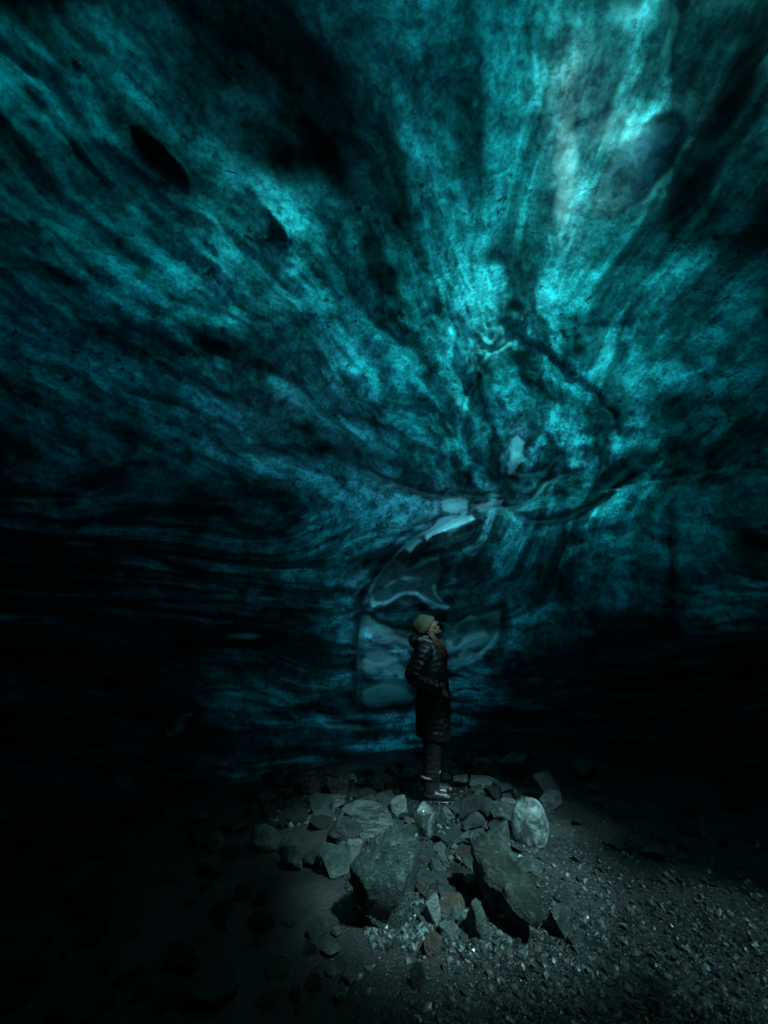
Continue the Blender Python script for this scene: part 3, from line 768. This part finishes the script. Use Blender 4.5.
# the big rough boulder, undercut in front
bo = stone(347, 424, 838, 955, 'rough', 'boulder', yaw=.2, name='boulder', label='big rough-skinned boulder with a black shaded front, largest stone of the pile', level=5, deep=.85)
me_ = bo.data; co = np.zeros(len(me_.vertices) * 3, np.float32); me_.vertices.foreach_get('co', co); co = co.reshape(-1, 3)
h_ = (co[:, 2] - co[:, 2].min()) / (np.ptp(co[:, 2])); fr_ = np.clip(-co[:, 1] / np.abs(co[:, 1]).max(), 0, 1)
co[:, 1] += .30 * fr_ * np.clip(.62 - h_, 0, 1) / .62; co[:, 0] *= (1 - .12 * np.clip(.5 - h_, 0, 1))
me_.vertices.foreach_set('co', co.ravel()); me_.update()
ROCKS.append(bo)

# large tilted slab with an undercut foot
def tilted_slab():
    gx, gy = ground_at(512, 950, .02)
    r = np.random.default_rng(5)
    V, Fc = ico(5)
    out = [(-.19, .34), (-.10, .36), (.02, .26), (.12, .10), (.21, -.08), (.19, -.26), (.09, -.36), (.02, -.30), (-.10, -.12), (-.22, .10), (-.24, .24)]
    out = [(a * .62, b * .72) for a, b in out]
    # radial outline of a shard, thickness .16
    P = np.array(out); c = P.mean(0); ang = np.arctan2(P[:, 1] - c[1], P[:, 0] - c[0]); rad = np.hypot(*(P - c).T)
    o_ = np.argsort(ang); ang = ang[o_]; rad = rad[o_]
    ang = np.concatenate([ang - 2 * np.pi, ang, ang + 2 * np.pi]); rad = np.tile(rad, 3)
    th = np.arctan2(V[:, 1], V[:, 0]); rr = np.interp(th, ang, rad)
    hor = np.hypot(V[:, 0], V[:, 1])
    q = np.clip(hor * 1.25, 0, 1)
    Q = np.stack([np.cos(th) * rr * q, np.sin(th) * rr * q, np.sign(V[:, 2]) * np.clip(np.abs(V[:, 2]) * 1.5, 0, 1) ** .5 * .07], 1)
    Q[:, 2] += .018 * fbm(Q * 7, 3) - .03 * np.exp(-((Q[:, 0] + .12) ** 2 + (Q[:, 1] - .16) ** 2) / .05 ** 2) * (Q[:, 2] > 0)
    Q[:, :2] *= (1 + .05 * fbm(Q * 9 + 4, 3))[:, None]
    Q[:, :2] *= np.where(Q[:, 2] < 0, .8, 1.0)[:, None]
    Rm = np.array(Matrix.Rotation(R(8), 3, 'Z') @ Matrix.Rotation(R(24), 3, 'X') @ Matrix.Rotation(R(14), 3, 'Y'))
    Q = Q @ Rm.T
    o = mesh_object('rock', Q, Fc, ST['tilt']); o.location = (gx + .02, gy + .24, .21)
    tag(o, 'large tilted olive-brown slab with a sharp lower point and black shadow under it', 'rock')
    return o
ST['tilt'] = stone_material('olive_slab_stone', (.035, .048, .04), (.085, .10, .075), (.17, .21, .18), .35, scale=1.5)
ROCKS.append(tilted_slab())

ice1 = stone(516, 554, 803, 853, 'ice', 'lump', name='ice_block', label='large rounded lump of clear ice sitting among the rocks', level=5, deep=.7)
ice2 = stone(415, 439, 808, 842, 'ice', 'block', name='ice_block', label='small upright chunk of clear ice in front of the boots', level=4, deep=.6)
ROCKS += [ice1, ice2]

# ---- stones of the pile, the bank and the far floor: copies of a dozen shapes
def shape_bank(kind, n, level=4):
    out = []
    for i in range(n):
        _seed[0] += 1
        V, Fc = rock_shape(_seed[0], (1, .8 + .2 * random.random(), .62 + .25 * random.random()), kind, level)
        me = bpy.data.meshes.new('stone_shape'); me.from_pydata([tuple(v) for v in V], [], [tuple(map(int, f)) for f in Fc])
        me.polygons.foreach_set('use_smooth', np.ones(len(me.polygons), bool)); out.append(me)
    return out
BANK = {k: shape_bank(k, 7) for k in ('round', 'block', 'shard')}
_mesh_of = {}
def stone_mesh(kind, i, m):
    if (kind, i, m) not in _mesh_of:
        me = BANK[kind][i].copy(); me.materials.append(ST[m]); _mesh_of[(kind, i, m)] = me
    return _mesh_of[(kind, i, m)]
placed = [(o.location.x, o.location.y, max(o.dimensions.x, o.dimensions.y) * .42) for o in ROCKS]
def scatter(n, region, wpx, kinds, mats_, name, label, group, tries=40, gap=.72, seed=1):
    r = random.Random(seed); made = 0
    for _ in range(n * tries):
        if made >= n: break
        x, y = r.uniform(region[0], region[1]), r.uniform(region[2], region[3])
        if len(region) > 4 and not region[4](x, y): continue
        gx, gy = ground_at(x, y, 0.03)
        ax = gy * CP - CAM_Z * SP; w_ = r.uniform(*wpx) * ax / F_PX * (1.0)
        if math.hypot(gx - PX, gy - PY) < .34 + w_ / 2: continue
        if any((gx - a) ** 2 + (gy - b) ** 2 < (c + w_ * .5 * gap) ** 2 for a, b, c in placed): continue
        placed.append((gx, gy, w_ * .42))
        k = r.choice(kinds); me = stone_mesh(k, r.randrange(7), r.choice(mats_))
        o = bpy.data.objects.new(name, me); COL.objects.link(o)
        o.scale = (w_, w_ * r.uniform(.7, 1.05), w_ * r.uniform(.65, 1.05)); o.rotation_euler = (r.uniform(-.3, .3), r.uniform(-.3, .3), r.uniform(0, 6.28))
        o.location = (gx, gy, float(ground_h(gx, gy)) + .22 * o.scale[2])
        tag(o, label, 'rock', group); made += 1
    return made
in_pile = lambda x, y: (abs(x - 440 - (y - 860) * .1) < 105 - abs(y - 860) * .35) and not (400 < x < 465 and y < 812)
print('PILE', scatter(135, (325, 570, 790, 935, in_pile), (10, 24), ('block', 'shard', 'block', 'round'), ('grey', 'grey', 'pale', 'green', 'dark', 'brown'), 'rock', 'small broken stone filling the gaps of the lit central rock pile', 'small stones of the central rock pile', seed=2, gap=.42, tries=120))
scatter(26, (255, 402, 769, 803), (7, 16), ('round', 'block', 'shard'), ('grey', 'green', 'brown', 'dark', 'pale'), 'rock', 'small stone strewn along the foot of the ice wall', 'small stones along the foot of the ice wall', seed=8)
scatter(12, (395, 560, 752, 800), (7, 15), ('round', 'block'), ('green', 'dark', 'grey'), 'rock', 'small stone of the dim heap between the person and the back wall', 'small stones of the heap under the back wall', seed=3)
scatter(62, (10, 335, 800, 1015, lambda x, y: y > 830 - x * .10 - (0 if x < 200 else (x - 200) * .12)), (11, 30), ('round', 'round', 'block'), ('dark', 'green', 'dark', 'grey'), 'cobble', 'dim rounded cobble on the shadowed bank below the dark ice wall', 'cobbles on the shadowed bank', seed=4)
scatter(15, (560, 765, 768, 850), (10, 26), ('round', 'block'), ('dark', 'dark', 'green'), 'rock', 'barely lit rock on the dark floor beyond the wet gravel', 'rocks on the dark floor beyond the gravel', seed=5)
scatter(10, (560, 740, 840, 1000), (8, 18), ('round', 'block'), ('wet',), 'rock', 'wet stone poking out of the glittering gravel', 'wet stones in the gravel', seed=6)

# ---- gravel nobody could count: one object
def gravel():
    r = np.random.default_rng(11)
    base = []
    for i in range(14):
        V, Fc = ico(1); V = V * r.uniform(.6, 1, (1, 3)) * (1 + .22 * r.normal(size=(len(V), 1))); base.append((V, Fc))
    n = 30000
    px_ = r.uniform(230, 800, n * 3); py_ = r.uniform(770, 1060, n * 3)
    dens = np.clip(.12 + np.exp(-(((px_ - 620) / 170) ** 2 + ((py_ - 950) / 90) ** 2)), 0, 1) * np.clip((px_ - 330) / 120, .06, 1)
    k = r.random(n * 3) < dens; px_, py_ = px_[k][:n], py_[k][:n]
    u = (512 - py_) / F_PX; dz = SP + u * CP; dy = CP - u * SP; dx = (px_ - 384) / F_PX
    t = -(CAM_Z - .02) / dz; X = dx * t; Y = dy * t
    big = r.random(len(X)) < .05
    size = np.where(big, r.uniform(.012, .030, len(X)), r.uniform(.003, .0085, len(X))) * (.6 + .12 * Y)
    cx_ = r.uniform(270, 585, 9000); cy_ = r.uniform(772, 945, 9000)
    kk = np.array([in_pile(a, b) or (b < 830 and a < 400) for a, b in zip(cx_, cy_)]) & (r.random(9000) < .75); cx_, cy_ = cx_[kk], cy_[kk]
    u = (512 - cy_) / F_PX; t = -(CAM_Z - .04) / (SP + u * CP)
    X2, Y2 = (cx_ - 384) / F_PX * t, (CP - u * SP) * t
    km = np.hypot(X2 - PX, Y2 - PY) > .36; X2, Y2 = X2[km], Y2[km]
    X = np.concatenate([X, X2]); Y = np.concatenate([Y, Y2]); size = np.concatenate([size, r.uniform(.008, .034, len(X2))])
    Z = ground_h(X, Y)
    VV, FF, off = [], [], 0
    rot = r.uniform(0, 2 * np.pi, len(X))
    for i in range(14):
        m = np.arange(len(X)) % 14 == i
        V, Fc = base[i]; c, s = np.cos(rot[m]), np.sin(rot[m]); a = r.normal(0, .45, m.sum())
        x = V[:, 0][None] * c[:, None] - V[:, 1][None] * s[:, None]; y = V[:, 0][None] * s[:, None] + V[:, 1][None] * c[:, None]
        z = V[:, 2][None] * .7 + x * a[:, None]
        W = np.stack([x, y, z], -1) * size[m][:, None, None] + np.stack([X[m], Y[m], Z[m] + size[m] * .3], -1)[:, None, :]
        VV.append(W.reshape(-1, 3)); cnt = m.sum()
        FF.append((Fc[None] + (np.arange(cnt) * len(V))[:, None, None] + off).reshape(-1, 3)); off += cnt * len(V)
    M = Mat('wet_gravel'); ob = M.obj()
    n1 = M.noise(ob, 45, 3, .6); n2 = M.noise(ob, 3, 3, .6)
    isl = M.n('ShaderNodeNewGeometry').outputs['Random Per Island']
    cr = M.n('ShaderNodeValToRGB'); M.put(cr.inputs[0], isl)
    el = cr.color_ramp.elements; el[0].position = 0; el[0].color = (.018, .022, .022, 1); el[1].position = 1; el[1].color = (.13, .17, .165, 1)
    for p_, c_ in ((.45, (.03, .04, .038, 1)), (.65, (.055, .07, .066, 1)), (.72, (.10, .075, .06, 1)), (.85, (.12, .14, .135, 1))):
        e = el.new(p_); e.color = c_
    col = M.mix(M.rng(n1, .35, .65, 0, .5), cr.outputs[0], (.02, .025, .024, 1))
    m = M.surf(principled(M, col, M.rng(n2, .35, .65, .3, .55), None, .6))
    o = mesh_object('gravel', np.concatenate(VV), np.concatenate(FF), m, smooth=False)
    tag(o, 'wet glittering gravel spread over the cave floor', 'gravel', kind='stuff')
gravel()

# ------------------------------------------------------------------ the person, facing +X, looking up
def ring_tube(path, radii, n=16, flat=None):
    """closed tube along points; radii (a, b) per point in the frame's side and up directions"""
    path = [np.array(p, float) for p in path]; V, Fc = [], []
    up0 = np.array([0, 1, 0])
    for i, p in enumerate(path):
        t = path[min(i + 1, len(path) - 1)] - path[max(i - 1, 0)]; t /= np.linalg.norm(t) + 1e-9
        s_ = up0 - t * t.dot(up0)
        if np.linalg.norm(s_) < .2: s_ = np.array([1, 0, 0]) - t * t[0]
        s_ /= np.linalg.norm(s_); b = np.cross(t, s_)
        ra = radii[i]; ra = ra if isinstance(ra, (tuple, list)) else (ra, ra)
        for k in range(n):
            a = 2 * math.pi * k / n; V.append(p + s_ * ra[0] * math.cos(a) + b * ra[1] * math.sin(a))
    m = len(path)
    for i in range(m - 1):
        for k in range(n):
            k2 = (k + 1) % n; Fc.append((i * n + k, i * n + k2, (i + 1) * n + k2, (i + 1) * n + k))
    V.append(path[0]); V.append(path[-1]); c0, c1 = m * n, m * n + 1
    for k in range(n):
        k2 = (k + 1) % n; Fc.append((c0, k2, k)); Fc.append((c1, (m - 1) * n + k, (m - 1) * n + k2))
    return V, Fc
def capsule(a, b, ra, rb, n=14):
    a, b = np.array(a, float), np.array(b, float); L = np.linalg.norm(b - a); t = (b - a) / max(L, 1e-6)
    path, rad = [], []
    for q in (1, .87, .5, 0): path.append(a - t * ra * math.sin(math.acos(1 - q) if False else q * math.pi / 2) ); rad.append(max(ra * math.cos(q * math.pi / 2), 1e-4))
    for q in (.001, .5, .87, 1): path.append(b + t * rb * math.sin(q * math.pi / 2)); rad.append(max(rb * math.cos(q * math.pi / 2), 1e-4))
    return ring_tube(path, rad, n)
def ellipsoid(c, r, axes=None, n=18):
    V, Fc = ico(3); V = V * np.array(r)
    if axes is not None: V = V @ np.array(axes)
    return [v + np.array(c) for v in V], [tuple(map(int, f)) for f in Fc]
def gather(parts):
    V, Fc = [], []
    for v, f in parts:
        o = len(V); V += list(v); Fc += [tuple(i + o for i in q) for q in f]
    return V, Fc
def remesh(parts, voxel, smooth=4):
    V, Fc = gather(parts)
    me = bpy.data.meshes.new('tmp'); me.from_pydata([tuple(v) for v in V], [], Fc)
    bm = bmesh.new(); bm.from_mesh(me); bmesh.ops.recalc_face_normals(bm, faces=bm.faces); bm.to_mesh(me); bm.free()
    o = bpy.data.objects.new('tmp', me); COL.objects.link(o)
    m = o.modifiers.new('r', 'REMESH'); m.mode = 'VOXEL'; m.voxel_size = voxel
    if smooth:
        s_ = o.modifiers.new('s', 'SMOOTH'); s_.iterations = smooth; s_.factor = .5
    dg = bpy.context.evaluated_depsgraph_get(); e = o.evaluated_get(dg); r = bpy.data.meshes.new_from_object(e)
    V = np.zeros(len(r.vertices) * 3); r.vertices.foreach_get('co', V); V = V.reshape(-1, 3)
    N = np.zeros(len(r.vertices) * 3); r.vertices.foreach_get('normal', N); N = N.reshape(-1, 3)
    Fq = [tuple(p.vertices) for p in r.polygons]
    bpy.data.objects.remove(o); bpy.data.meshes.remove(r)
    return V, N, Fq

def simple(name, col, rough=.7, scale=60, amount=.35, bump=.3, spec=.4):
    M = Mat(name); ob = M.obj(); n = M.noise(ob, scale, 4, .6)
    c2 = tuple(c * (1 - amount) for c in col)
    return M.surf(principled(M, M.mix(n, (*c2, 1), (*col, 1)), rough, M.bump(n, bump, .004), spec))

def build_person():
    root = bpy.data.objects.new('person', None); COL.objects.link(root)
    root.location = (PX, PY, float(ground_h(PX, PY)))
    root.scale = (.985, .985, .965)
    tag(root, 'standing person in a long black down coat and green knit beanie, face turned up', 'person')
    T_ = R(36); f = np.array([math.cos(T_), 0, math.sin(T_)]); u = np.array([-math.sin(T_), 0, math.cos(T_)]); s = np.array([0, -1.0, 0])
    ax = [f, s, u]
    c = np.array([-.022, 0, 1.618])
    HS = 1.14
    H = lambda a, b, d=0: c + (f * a + u * b + s * d) * HS
    E = lambda p_, r_: ellipsoid(p_, tuple(q * HS for q in r_), ax)
    parts = [
        E(c, (.094, .074, .108)), E(H(.034, -.062), (.058, .054, .052)), E(H(.074, -.100), (.019, .022, .018)),
        E(H(.075, .035), (.025, .05, .022)), E(H(.06, -.03, .04), (.03, .022, .03)), E(H(.06, -.03, -.04), (.03, .022, .03)),
        capsule(H(.088, .018), H(.112, -.024), .0085, .012), E(H(.103, -.030), (.012, .016, .009)),
        E(H(.093, -.056), (.012, .022, .0065)), E(H(.089, -.069), (.012, .019, .0065)),
        capsule((-.055, 0, 1.44), H(-.02, -.07), .055, .05)]
    # trunk, hidden under the coat, and legs
    parts += [ring_tube([(-.03, 0, 1.46), (-.02, 0, 1.38), (0, 0, 1.2), (.01, 0, 1.05), (.0, 0, .92), (.0, 0, .82)], [(.10, .06), (.17, .09), (.14, .09), (.12, .08), (.155, .10), (.14, .09)])]
    for sy, fx in ((-.085, .0), (.085, .03)):
        parts += [capsule((0, sy, .86), (.0 + fx, sy, .48), .082, .055), capsule((fx, sy, .48), (-.03 + fx, sy, .12), .052, .04), capsule((-.03 + fx, sy, .06), (.09 + fx, sy, .045), .038, .03)]
    # arms: elbows back, hands at the pockets
    def arm(sg):
        sh = np.array([-.06, -.19 * sg, 1.38]); el = np.array([-.165, -.245 * sg, 1.13]); wr = np.array([.045, -.225 * sg, 1.03])
        P = [capsule(sh, el, .048, .038), capsule(el, wr, .038, .026)]
        d = (wr - el) / np.linalg.norm(wr - el)
        palm = wr + d * .045; P.append(ellipsoid(palm, (.046, .016, .038), [d, np.array([0, 1, 0]), np.cross(d, [0, 1, 0])]))
        dn = np.array([d[0] * .85, .30 * sg, d[2] - .05]); dn /= np.linalg.norm(dn)
        for k, ln in enumerate((.028, .032, .030, .023)):
            b0 = palm + d * .032 + np.array([0, 0, .024 - .016 * k]) ; m1 = b0 + dn * ln; m2 = m1 + (dn + np.array([0, .7 * sg, -.35])) * ln * .62
            P += [capsule(b0 - d * .02, m1, .0088, .008, 8), capsule(m1, m2, .008, .007, 8)]
        th0 = wr + d * .02 + np.array([0, 0, .026]); th1 = th0 + np.array([.03, -.006 * sg, .02]); th2 = th1 + np.array([.028, 0, .002])
        P += [capsule(th0, th1, .012, .010, 8), capsule(th1, th2, .010, .0085, 8)]
        return P, (sh, el, wr)
    aR, jR = arm(1); aL, jL = arm(-1)
    V, N, Fq = remesh(parts + aR + aL, .0062, 2)
    skin = simple('skin', (.42, .235, .175), .45, 90, .12, .1)
    body = mesh_object('body', V, Fq, skin, root)
    for sg in (1, -1):
        Ve, Fe = ellipsoid(H(.0775, .006, .031 * sg), (.0125, .0135, .0115), ax)
        e = mesh_object('eye', Ve, Fe, simple('eye_white', (.7, .68, .64), .15, 5, .05, 0), root)
        Vi, Fi = ellipsoid(H(.0885, .009, .032 * sg), (.003, .006, .006), ax)
        mesh_object('iris', Vi, Fi, simple('iris_brown', (.05, .03, .02), .1, 5, .1, 0), e)
        Vb, Fb = gather([capsule(H(.094, .030, .012 * sg), H(.085, .031, .052 * sg), .0045, .003, 8)])
        mesh_object('eyebrow', Vb, Fb, simple('brow_hair', (.06, .03, .02), .7, 90, .3, .2), root)
    # ---- coat
    cp = [ring_tube([(.02, 0, .545), (.022, 0, .56), (.024, 0, .7), (.026, 0, .9), (.03, 0, 1.02), (.012, 0, 1.2), (-.012, 0, 1.33), (-.035, 0, 1.42), (-.05, 0, 1.48), (-.05, 0, 1.53)],
                    [(.175, .15), (.188, .165), (.194, .168), (.188, .163), (.185, .158), (.195, .160), (.195, .150), (.165, .120), (.10, .085), (.085, .08)], 32)]
    for j in (jR, jL):
        sh, el, wr = j
        cp += [capsule(sh, el, .083, .072), capsule(el, wr + (wr - el) * .04, .070, .050)]
    V, N, Fq = remesh(cp, .011, 5)
    # baffles: stitched lines round the trunk and the sleeves
    def seg(P, a, b):
        t = np.clip(((P - a) @ (b - a)) / ((b - a) @ (b - a)), -.3, 1.3); d = np.linalg.norm(P - (a + t[:, None] * (b - a)), axis=1); return t * np.linalg.norm(b - a), d
    q = V[:, 2] + .30 * np.abs(V[:, 1]) + .12 * V[:, 0] + .030 * fbm(V * 5, 3); best = np.full(len(V), .145)
    for sh, el, wr in (jR, jL):
        for a, b, o0 in ((sh, el, 0), (el, wr, .268)):
            t, d = seg(V, a, b); m = d < .09; m &= (np.abs(V[:, 1]) > .13) & (d < best)
            q = np.where(m, t + o0, q); best = np.where(m, d, best)
    puff = np.abs(np.sin(q * math.pi / .058)) ** .55
    V2 = V + N * ((.0075 * puff * (.6 + .8 * np.clip(fbm(V * 6 + 8, 2) + .4, 0, 1)) - .004) + .010 * fbm(V * np.array([16, 16, 24]), 4, ridged=True))[:, None]
    V2[:, 2] = np.maximum(V2[:, 2], .53)
    M = Mat('black_down_coat'); ob = M.obj(); n1 = M.noise(ob, 26, 5, .65, .5); n2 = M.noise(ob, 420, 2, .5)
    hb = M.math('ADD', n1, M.math('MULTIPLY', n2, .15))
    coat_m = M.surf(principled(M, M.mix(n1, (.006, .007, .008, 1), (.017, .020, .023, 1)), M.rng(n1, .3, .7, .30, .5), M.bump(hb, .6, .012), .6))
    coat = mesh_object('coat', V2, Fq, coat_m, root)
    zt = [(.186, 0, .56), (.198, 0, .8), (.192, 0, 1.0), (.182, 0, 1.15), (.148, 0, 1.32), (.085, 0, 1.45)]
    Vz, Fz = ring_tube(zt, [.007] * 6, 8)
    mesh_object('zip', Vz, Fz, simple('zip_black', (.02, .02, .02), .35, 200, .4, .5), coat)
    for sg in (1, -1):
        Vp, Fp = ring_tube([(.075, -.172 * sg, .93), (.11, -.165 * sg, 1.0), (.125, -.155 * sg, 1.06)], [(.006, .012)] * 3, 8)
        mesh_object('pocket', Vp, Fp, coat_m, coat)
        wr, el = (jR if sg == 1 else jL)[2], (jR if sg == 1 else jL)[1]; d = (wr - el) / np.linalg.norm(wr - el)
        Vc, Fc = ring_tube([wr - d * .012, wr + d * .002, wr + d * .016], [.046, .049, .044], 16)
        mesh_object('cuff', Vc, Fc, simple('cuff_fabric', (.03, .034, .036), .6, 100, .3, .3), coat)
    # hood, lying behind the neck
    hp = [capsule((-.13, -.07, 1.475), (-.13, .07, 1.475), .066, .066), capsule((-.10, -.11, 1.485), (.02, -.10, 1.455), .045, .032), capsule((-.10, .11, 1.485), (.02, .10, 1.455), .045, .032),
          capsule((.02, -.10, 1.455), (.075, -.04, 1.41), .032, .028), capsule((.02, .10, 1.455), (.075, .04, 1.41), .032, .028), capsule((-.15, -.05, 1.50), (-.15, .05, 1.50), .052, .052)]
    V, N, Fq = remesh(hp, .010, 3)
    V = V + N * (.010 * fbm(V * 16, 3, ridged=True))[:, None]
    mesh_object('hood', V, Fq, coat_m, coat)
    # ---- trousers
    tp = []
    for sy, fx in ((-.085, .0), (.085, .03)):
        tp += [capsule((.0 + fx, sy, .78), (.0 + fx, sy, .50), .098, .084), capsule((fx, sy, .5), (-.022 + fx, sy, .22), .084, .072)]
    V, N, Fq = remesh(tp, .011, 3)
    V = V + N * (.010 * fbm(V * np.array([14, 14, 26]), 3, ridged=True))[:, None]
    mesh_object('trousers', V, Fq, simple('black_trousers', (.007, .0075, .008), .75, 60, .4, .5), root)
    # ---- boots, gaiters, crampons
    leather = simple('boot_leather', (.022, .022, .022), .42, 70, .5, .6, .6); rubber = simple('boot_sole', (.012, .012, .012), .6, 50, .3, .3)
    metal_m = Mat('crampon_steel'); ob = metal_m.obj(); nn = metal_m.noise(ob, 120, 3, .6)
    steel = metal_m.surf(principled(metal_m, metal_m.mix(nn, (.06, .065, .07, 1), (.2, .21, .22, 1)), .4, None, .5, Metallic=.9))
    for sy, fx, yw in ((-.085, .0, -.08), (.095, .055, .22)):
        Rz = np.array(Matrix.Rotation(yw, 3, 'Z')); o_ = np.array([-.03 + fx, sy, 0])
        tr = lambda P: [Rz @ np.array(p) + o_ for p in P]
        bp = [capsule((-.005, 0, .26), (0, 0, .10), .066, .056), capsule((-.02, 0, .07), (.07, 0, .065), .05, .045), capsule((.07, 0, .062), (.15, 0, .052), .045, .040), ellipsoid((.16, 0, .05), (.042, .044, .03))]
        V, N, Fq = remesh(bp, .008, 3); V = V + N * (.004 * fbm(V * 30, 3, ridged=True))[:, None]
        b = mesh_object('boot', np.array(tr(V)), Fq, leather, root)
        sole = [( -.075, .0), (-.06, .035), (.0, .034), (.08, .045), (.15, .044), (.20, .02), (.205, 0), (.20, -.02), (.15, -.044), (.08, -.045), (0, -.034), (-.06, -.035)]
        n_ = len(sole); Vs = [(x, y, .012) for x, y in sole] + [(x * 1.01, y * 1.04, .032) for x, y in sole]
        Fs = [tuple(range(n_))[::-1], tuple(range(n_, 2 * n_))] + [(i, (i + 1) % n_, n_ + (i + 1) % n_, n_ + i) for i in range(n_)]
        mesh_object('sole', np.array(tr(Vs)), Fs, rubber, b, smooth=False)
        laces = gather([capsule((.035 + .016 * k, -.032, .118 - .012 * k), (.045 + .016 * k, .032, .114 - .012 * k), .004, .004, 6) for k in range(5)])
        mesh_object('lace', np.array(tr(laces[0])), laces[1], simple('lace_grey', (.12, .12, .12), .7, 200, .2, .2), b)
        cr = []
        for x, y in sole[1:6] + sole[7:12]:
            cr.append(ring_tube([(x, y * 1.05, .016), (x + .004, y * 1.1, -.022)], [.007, .0015], 6))
        loop = [(x * 1.01, y * 1.1, .020) for x, y in sole] + [(sole[0][0], 0, .020)]
        cr.append(ring_tube(loop, [.0045] * len(loop), 6))
        Vc, Fc = gather(cr); mesh_object('crampon', np.array(tr(Vc)), Fc, steel, b)
        st = gather([ring_tube([(x0, -.052, .03), (x0 + .01, -.048, .075), (x0 + .014, 0, .112 - .25 * max(x0, 0)), (x0 + .01, .048, .075), (x0, .052, .03)], [(.009, .003)] * 5, 8) for x0 in (.03, .12)])
        mesh_object('strap', np.array(tr(st[0])), st[1], simple('strap_webbing', (.04, .04, .04), .5, 200, .3, .3), b)
        gt = ring_tube([(-.006, 0, .205), (-.006, 0, .215), (-.006, 0, .228), (-.006, 0, .236)], [.066, .078, .078, .066], 20)
        mesh_object('gaiter_band', np.array(tr(gt[0])), gt[1], simple('band_grey', (.26, .27, .25), .7, 120, .3, .3), b)
    # ---- beanie
    a = np.array([-.80, 0, .60]); a /= np.linalg.norm(a); g = np.cross([0, 1.0, 0], a)   # crown axis, and the one across it
    g = g / np.linalg.norm(g)
    c2 = c + a * .016
    Vb, Fb = [], []; n_, m_ = 120, 22
    for i in range(m_):
        t = i / (m_ - 1) * math.pi / 2 * .999
        for k in range(n_):
            ph = 2 * math.pi * k / n_; rr = math.cos(t) ** .85; rib = 1 + .022 * math.cos(ph * 30) * math.cos(t)
            lump = 1 + .05 * float(perlin(np.array([math.cos(ph) * 1.3, math.sin(ph) * 1.3, t * 1.5 + 4])))
            Vb.append(c2 - a * .015 + a * (.142 * math.sin(t)) * lump + g * (.124 * rr * rib * lump * math.cos(ph)) + np.array([0, 1, 0]) * (.106 * rr * rib * lump * math.sin(ph)))
    for i in range(m_ - 1):
        for k in range(n_):
            k2 = (k + 1) % n_; Fb.append((i * n_ + k, i * n_ + k2, (i + 1) * n_ + k2, (i + 1) * n_ + k))
    M = Mat('green_knit'); ob = M.obj(); n1 = M.noise(ob, 110, 3, .6); n2 = M.noise(ob, 9, 3, .6)
    kn = M.surf(principled(M, M.mix(M.rng(n1, .35, .65, 0, 1), (.10, .115, .06, 1), (.25, .27, .17, 1)), .9, M.bump(n1, .8, .01), .2))
    be = mesh_object('beanie', Vb, Fb, kn, root)
    md = be.modifiers.new('thick', 'SOLIDIFY'); md.thickness = .008; md.offset = -1
    Vr, Fr = [], []; nb_ = 14
    for k in range(n_):
        ph = 2 * math.pi * k / n_
        for j in range(nb_):
            q = 2 * math.pi * j / nb_; rib = .0028 * math.cos(ph * 30)
            rr = .010 * math.cos(q) + rib; zz = .026 * math.sin(q)
            Vr.append(c2 - a * .008 + a * zz + g * ((.126 + rr) * math.cos(ph)) + np.array([0, 1, 0]) * ((.108 + rr) * math.sin(ph)))
    for k in range(n_):
        for j in range(nb_):
            k2, j2 = (k + 1) % n_, (j + 1) % nb_; Fr.append((k * nb_ + j, k2 * nb_ + j, k2 * nb_ + j2, k * nb_ + j2))
    mesh_object('brim', Vr, Fr, kn, be)
    # ---- long auburn hair falling over the chest
    r = random.Random(4); hs = []
    for i in range(54):
        sg = 1 if i % 3 else -1; y0 = -.066 * sg + r.uniform(-.012, .012)
        st_ = c + np.array([r.uniform(-.02, .03), y0, r.uniform(-.045, -.02)])
        end = np.array([.135 + r.uniform(-.045, .055), -.06 * sg + r.uniform(-.04, .04), 1.26 + r.uniform(-.05, .09)])
        mid = np.array([.055 + r.uniform(-.02, .03), -.085 * sg + r.uniform(-.015, .015), 1.475 + r.uniform(-.015, .015)]); m2 = (mid + end) / 2 + np.array([.035 + r.uniform(-.01, .01), r.uniform(-.015, .015), .01])
        hs.append(ring_tube([st_, (st_ + mid) / 2 + np.array([.008, -.004 * sg, 0]), mid, m2, end], [.008, .009, .010, .008, .002], 6))
    Vh, Fh = gather(hs)
    mesh_object('hair', Vh, Fh, simple('auburn_hair', (.20, .062, .035), .42, 200, .6, .5, .5), root)
    return root
person = build_person()

#LIGHT#
# ------------------------------------------------------------------ light
w = bpy.data.worlds.new('World'); SC.world = w; w.use_nodes = True
nt = w.node_tree; bg = nt.nodes['Background']; sky = nt.nodes.new('ShaderNodeTexSky')
sky.sky_type = 'NISHITA'; sky.sun_disc = False; sky.sun_elevation = SUN_EL; sky.sun_rotation = SUN_AZ; sky.dust_density = 6; sky.ozone_density = 0.3
nt.links.new(sky.outputs[0], bg.inputs[0]); bg.inputs[1].default_value = 0.15
sd = bpy.data.lights.new('sun', 'SUN'); sd.energy = 4.9; sd.angle = R(4); sd.color = (.88, .945, 1)
so = bpy.data.objects.new('sun', sd); COL.objects.link(so)
so.rotation_euler = Vector(S).to_track_quat('Z', 'Y').to_euler()
so.location = (0, -5, 20)

SC.view_settings.view_transform = 'Standard'; SC.view_settings.look = 'None'
SC.view_settings.exposure = 1.6; SC.view_settings.gamma = 1.0
SC.render.engine = 'CYCLES'
cy = SC.cycles
cy.max_bounces = 7; cy.diffuse_bounces = 4; cy.glossy_bounces = 3; cy.transmission_bounces = 5; cy.volume_bounces = 0
cy.transparent_max_bounces = 12; cy.sample_clamp_indirect = 4; cy.use_denoising = True
cy.caustics_reflective = False; cy.caustics_refractive = False
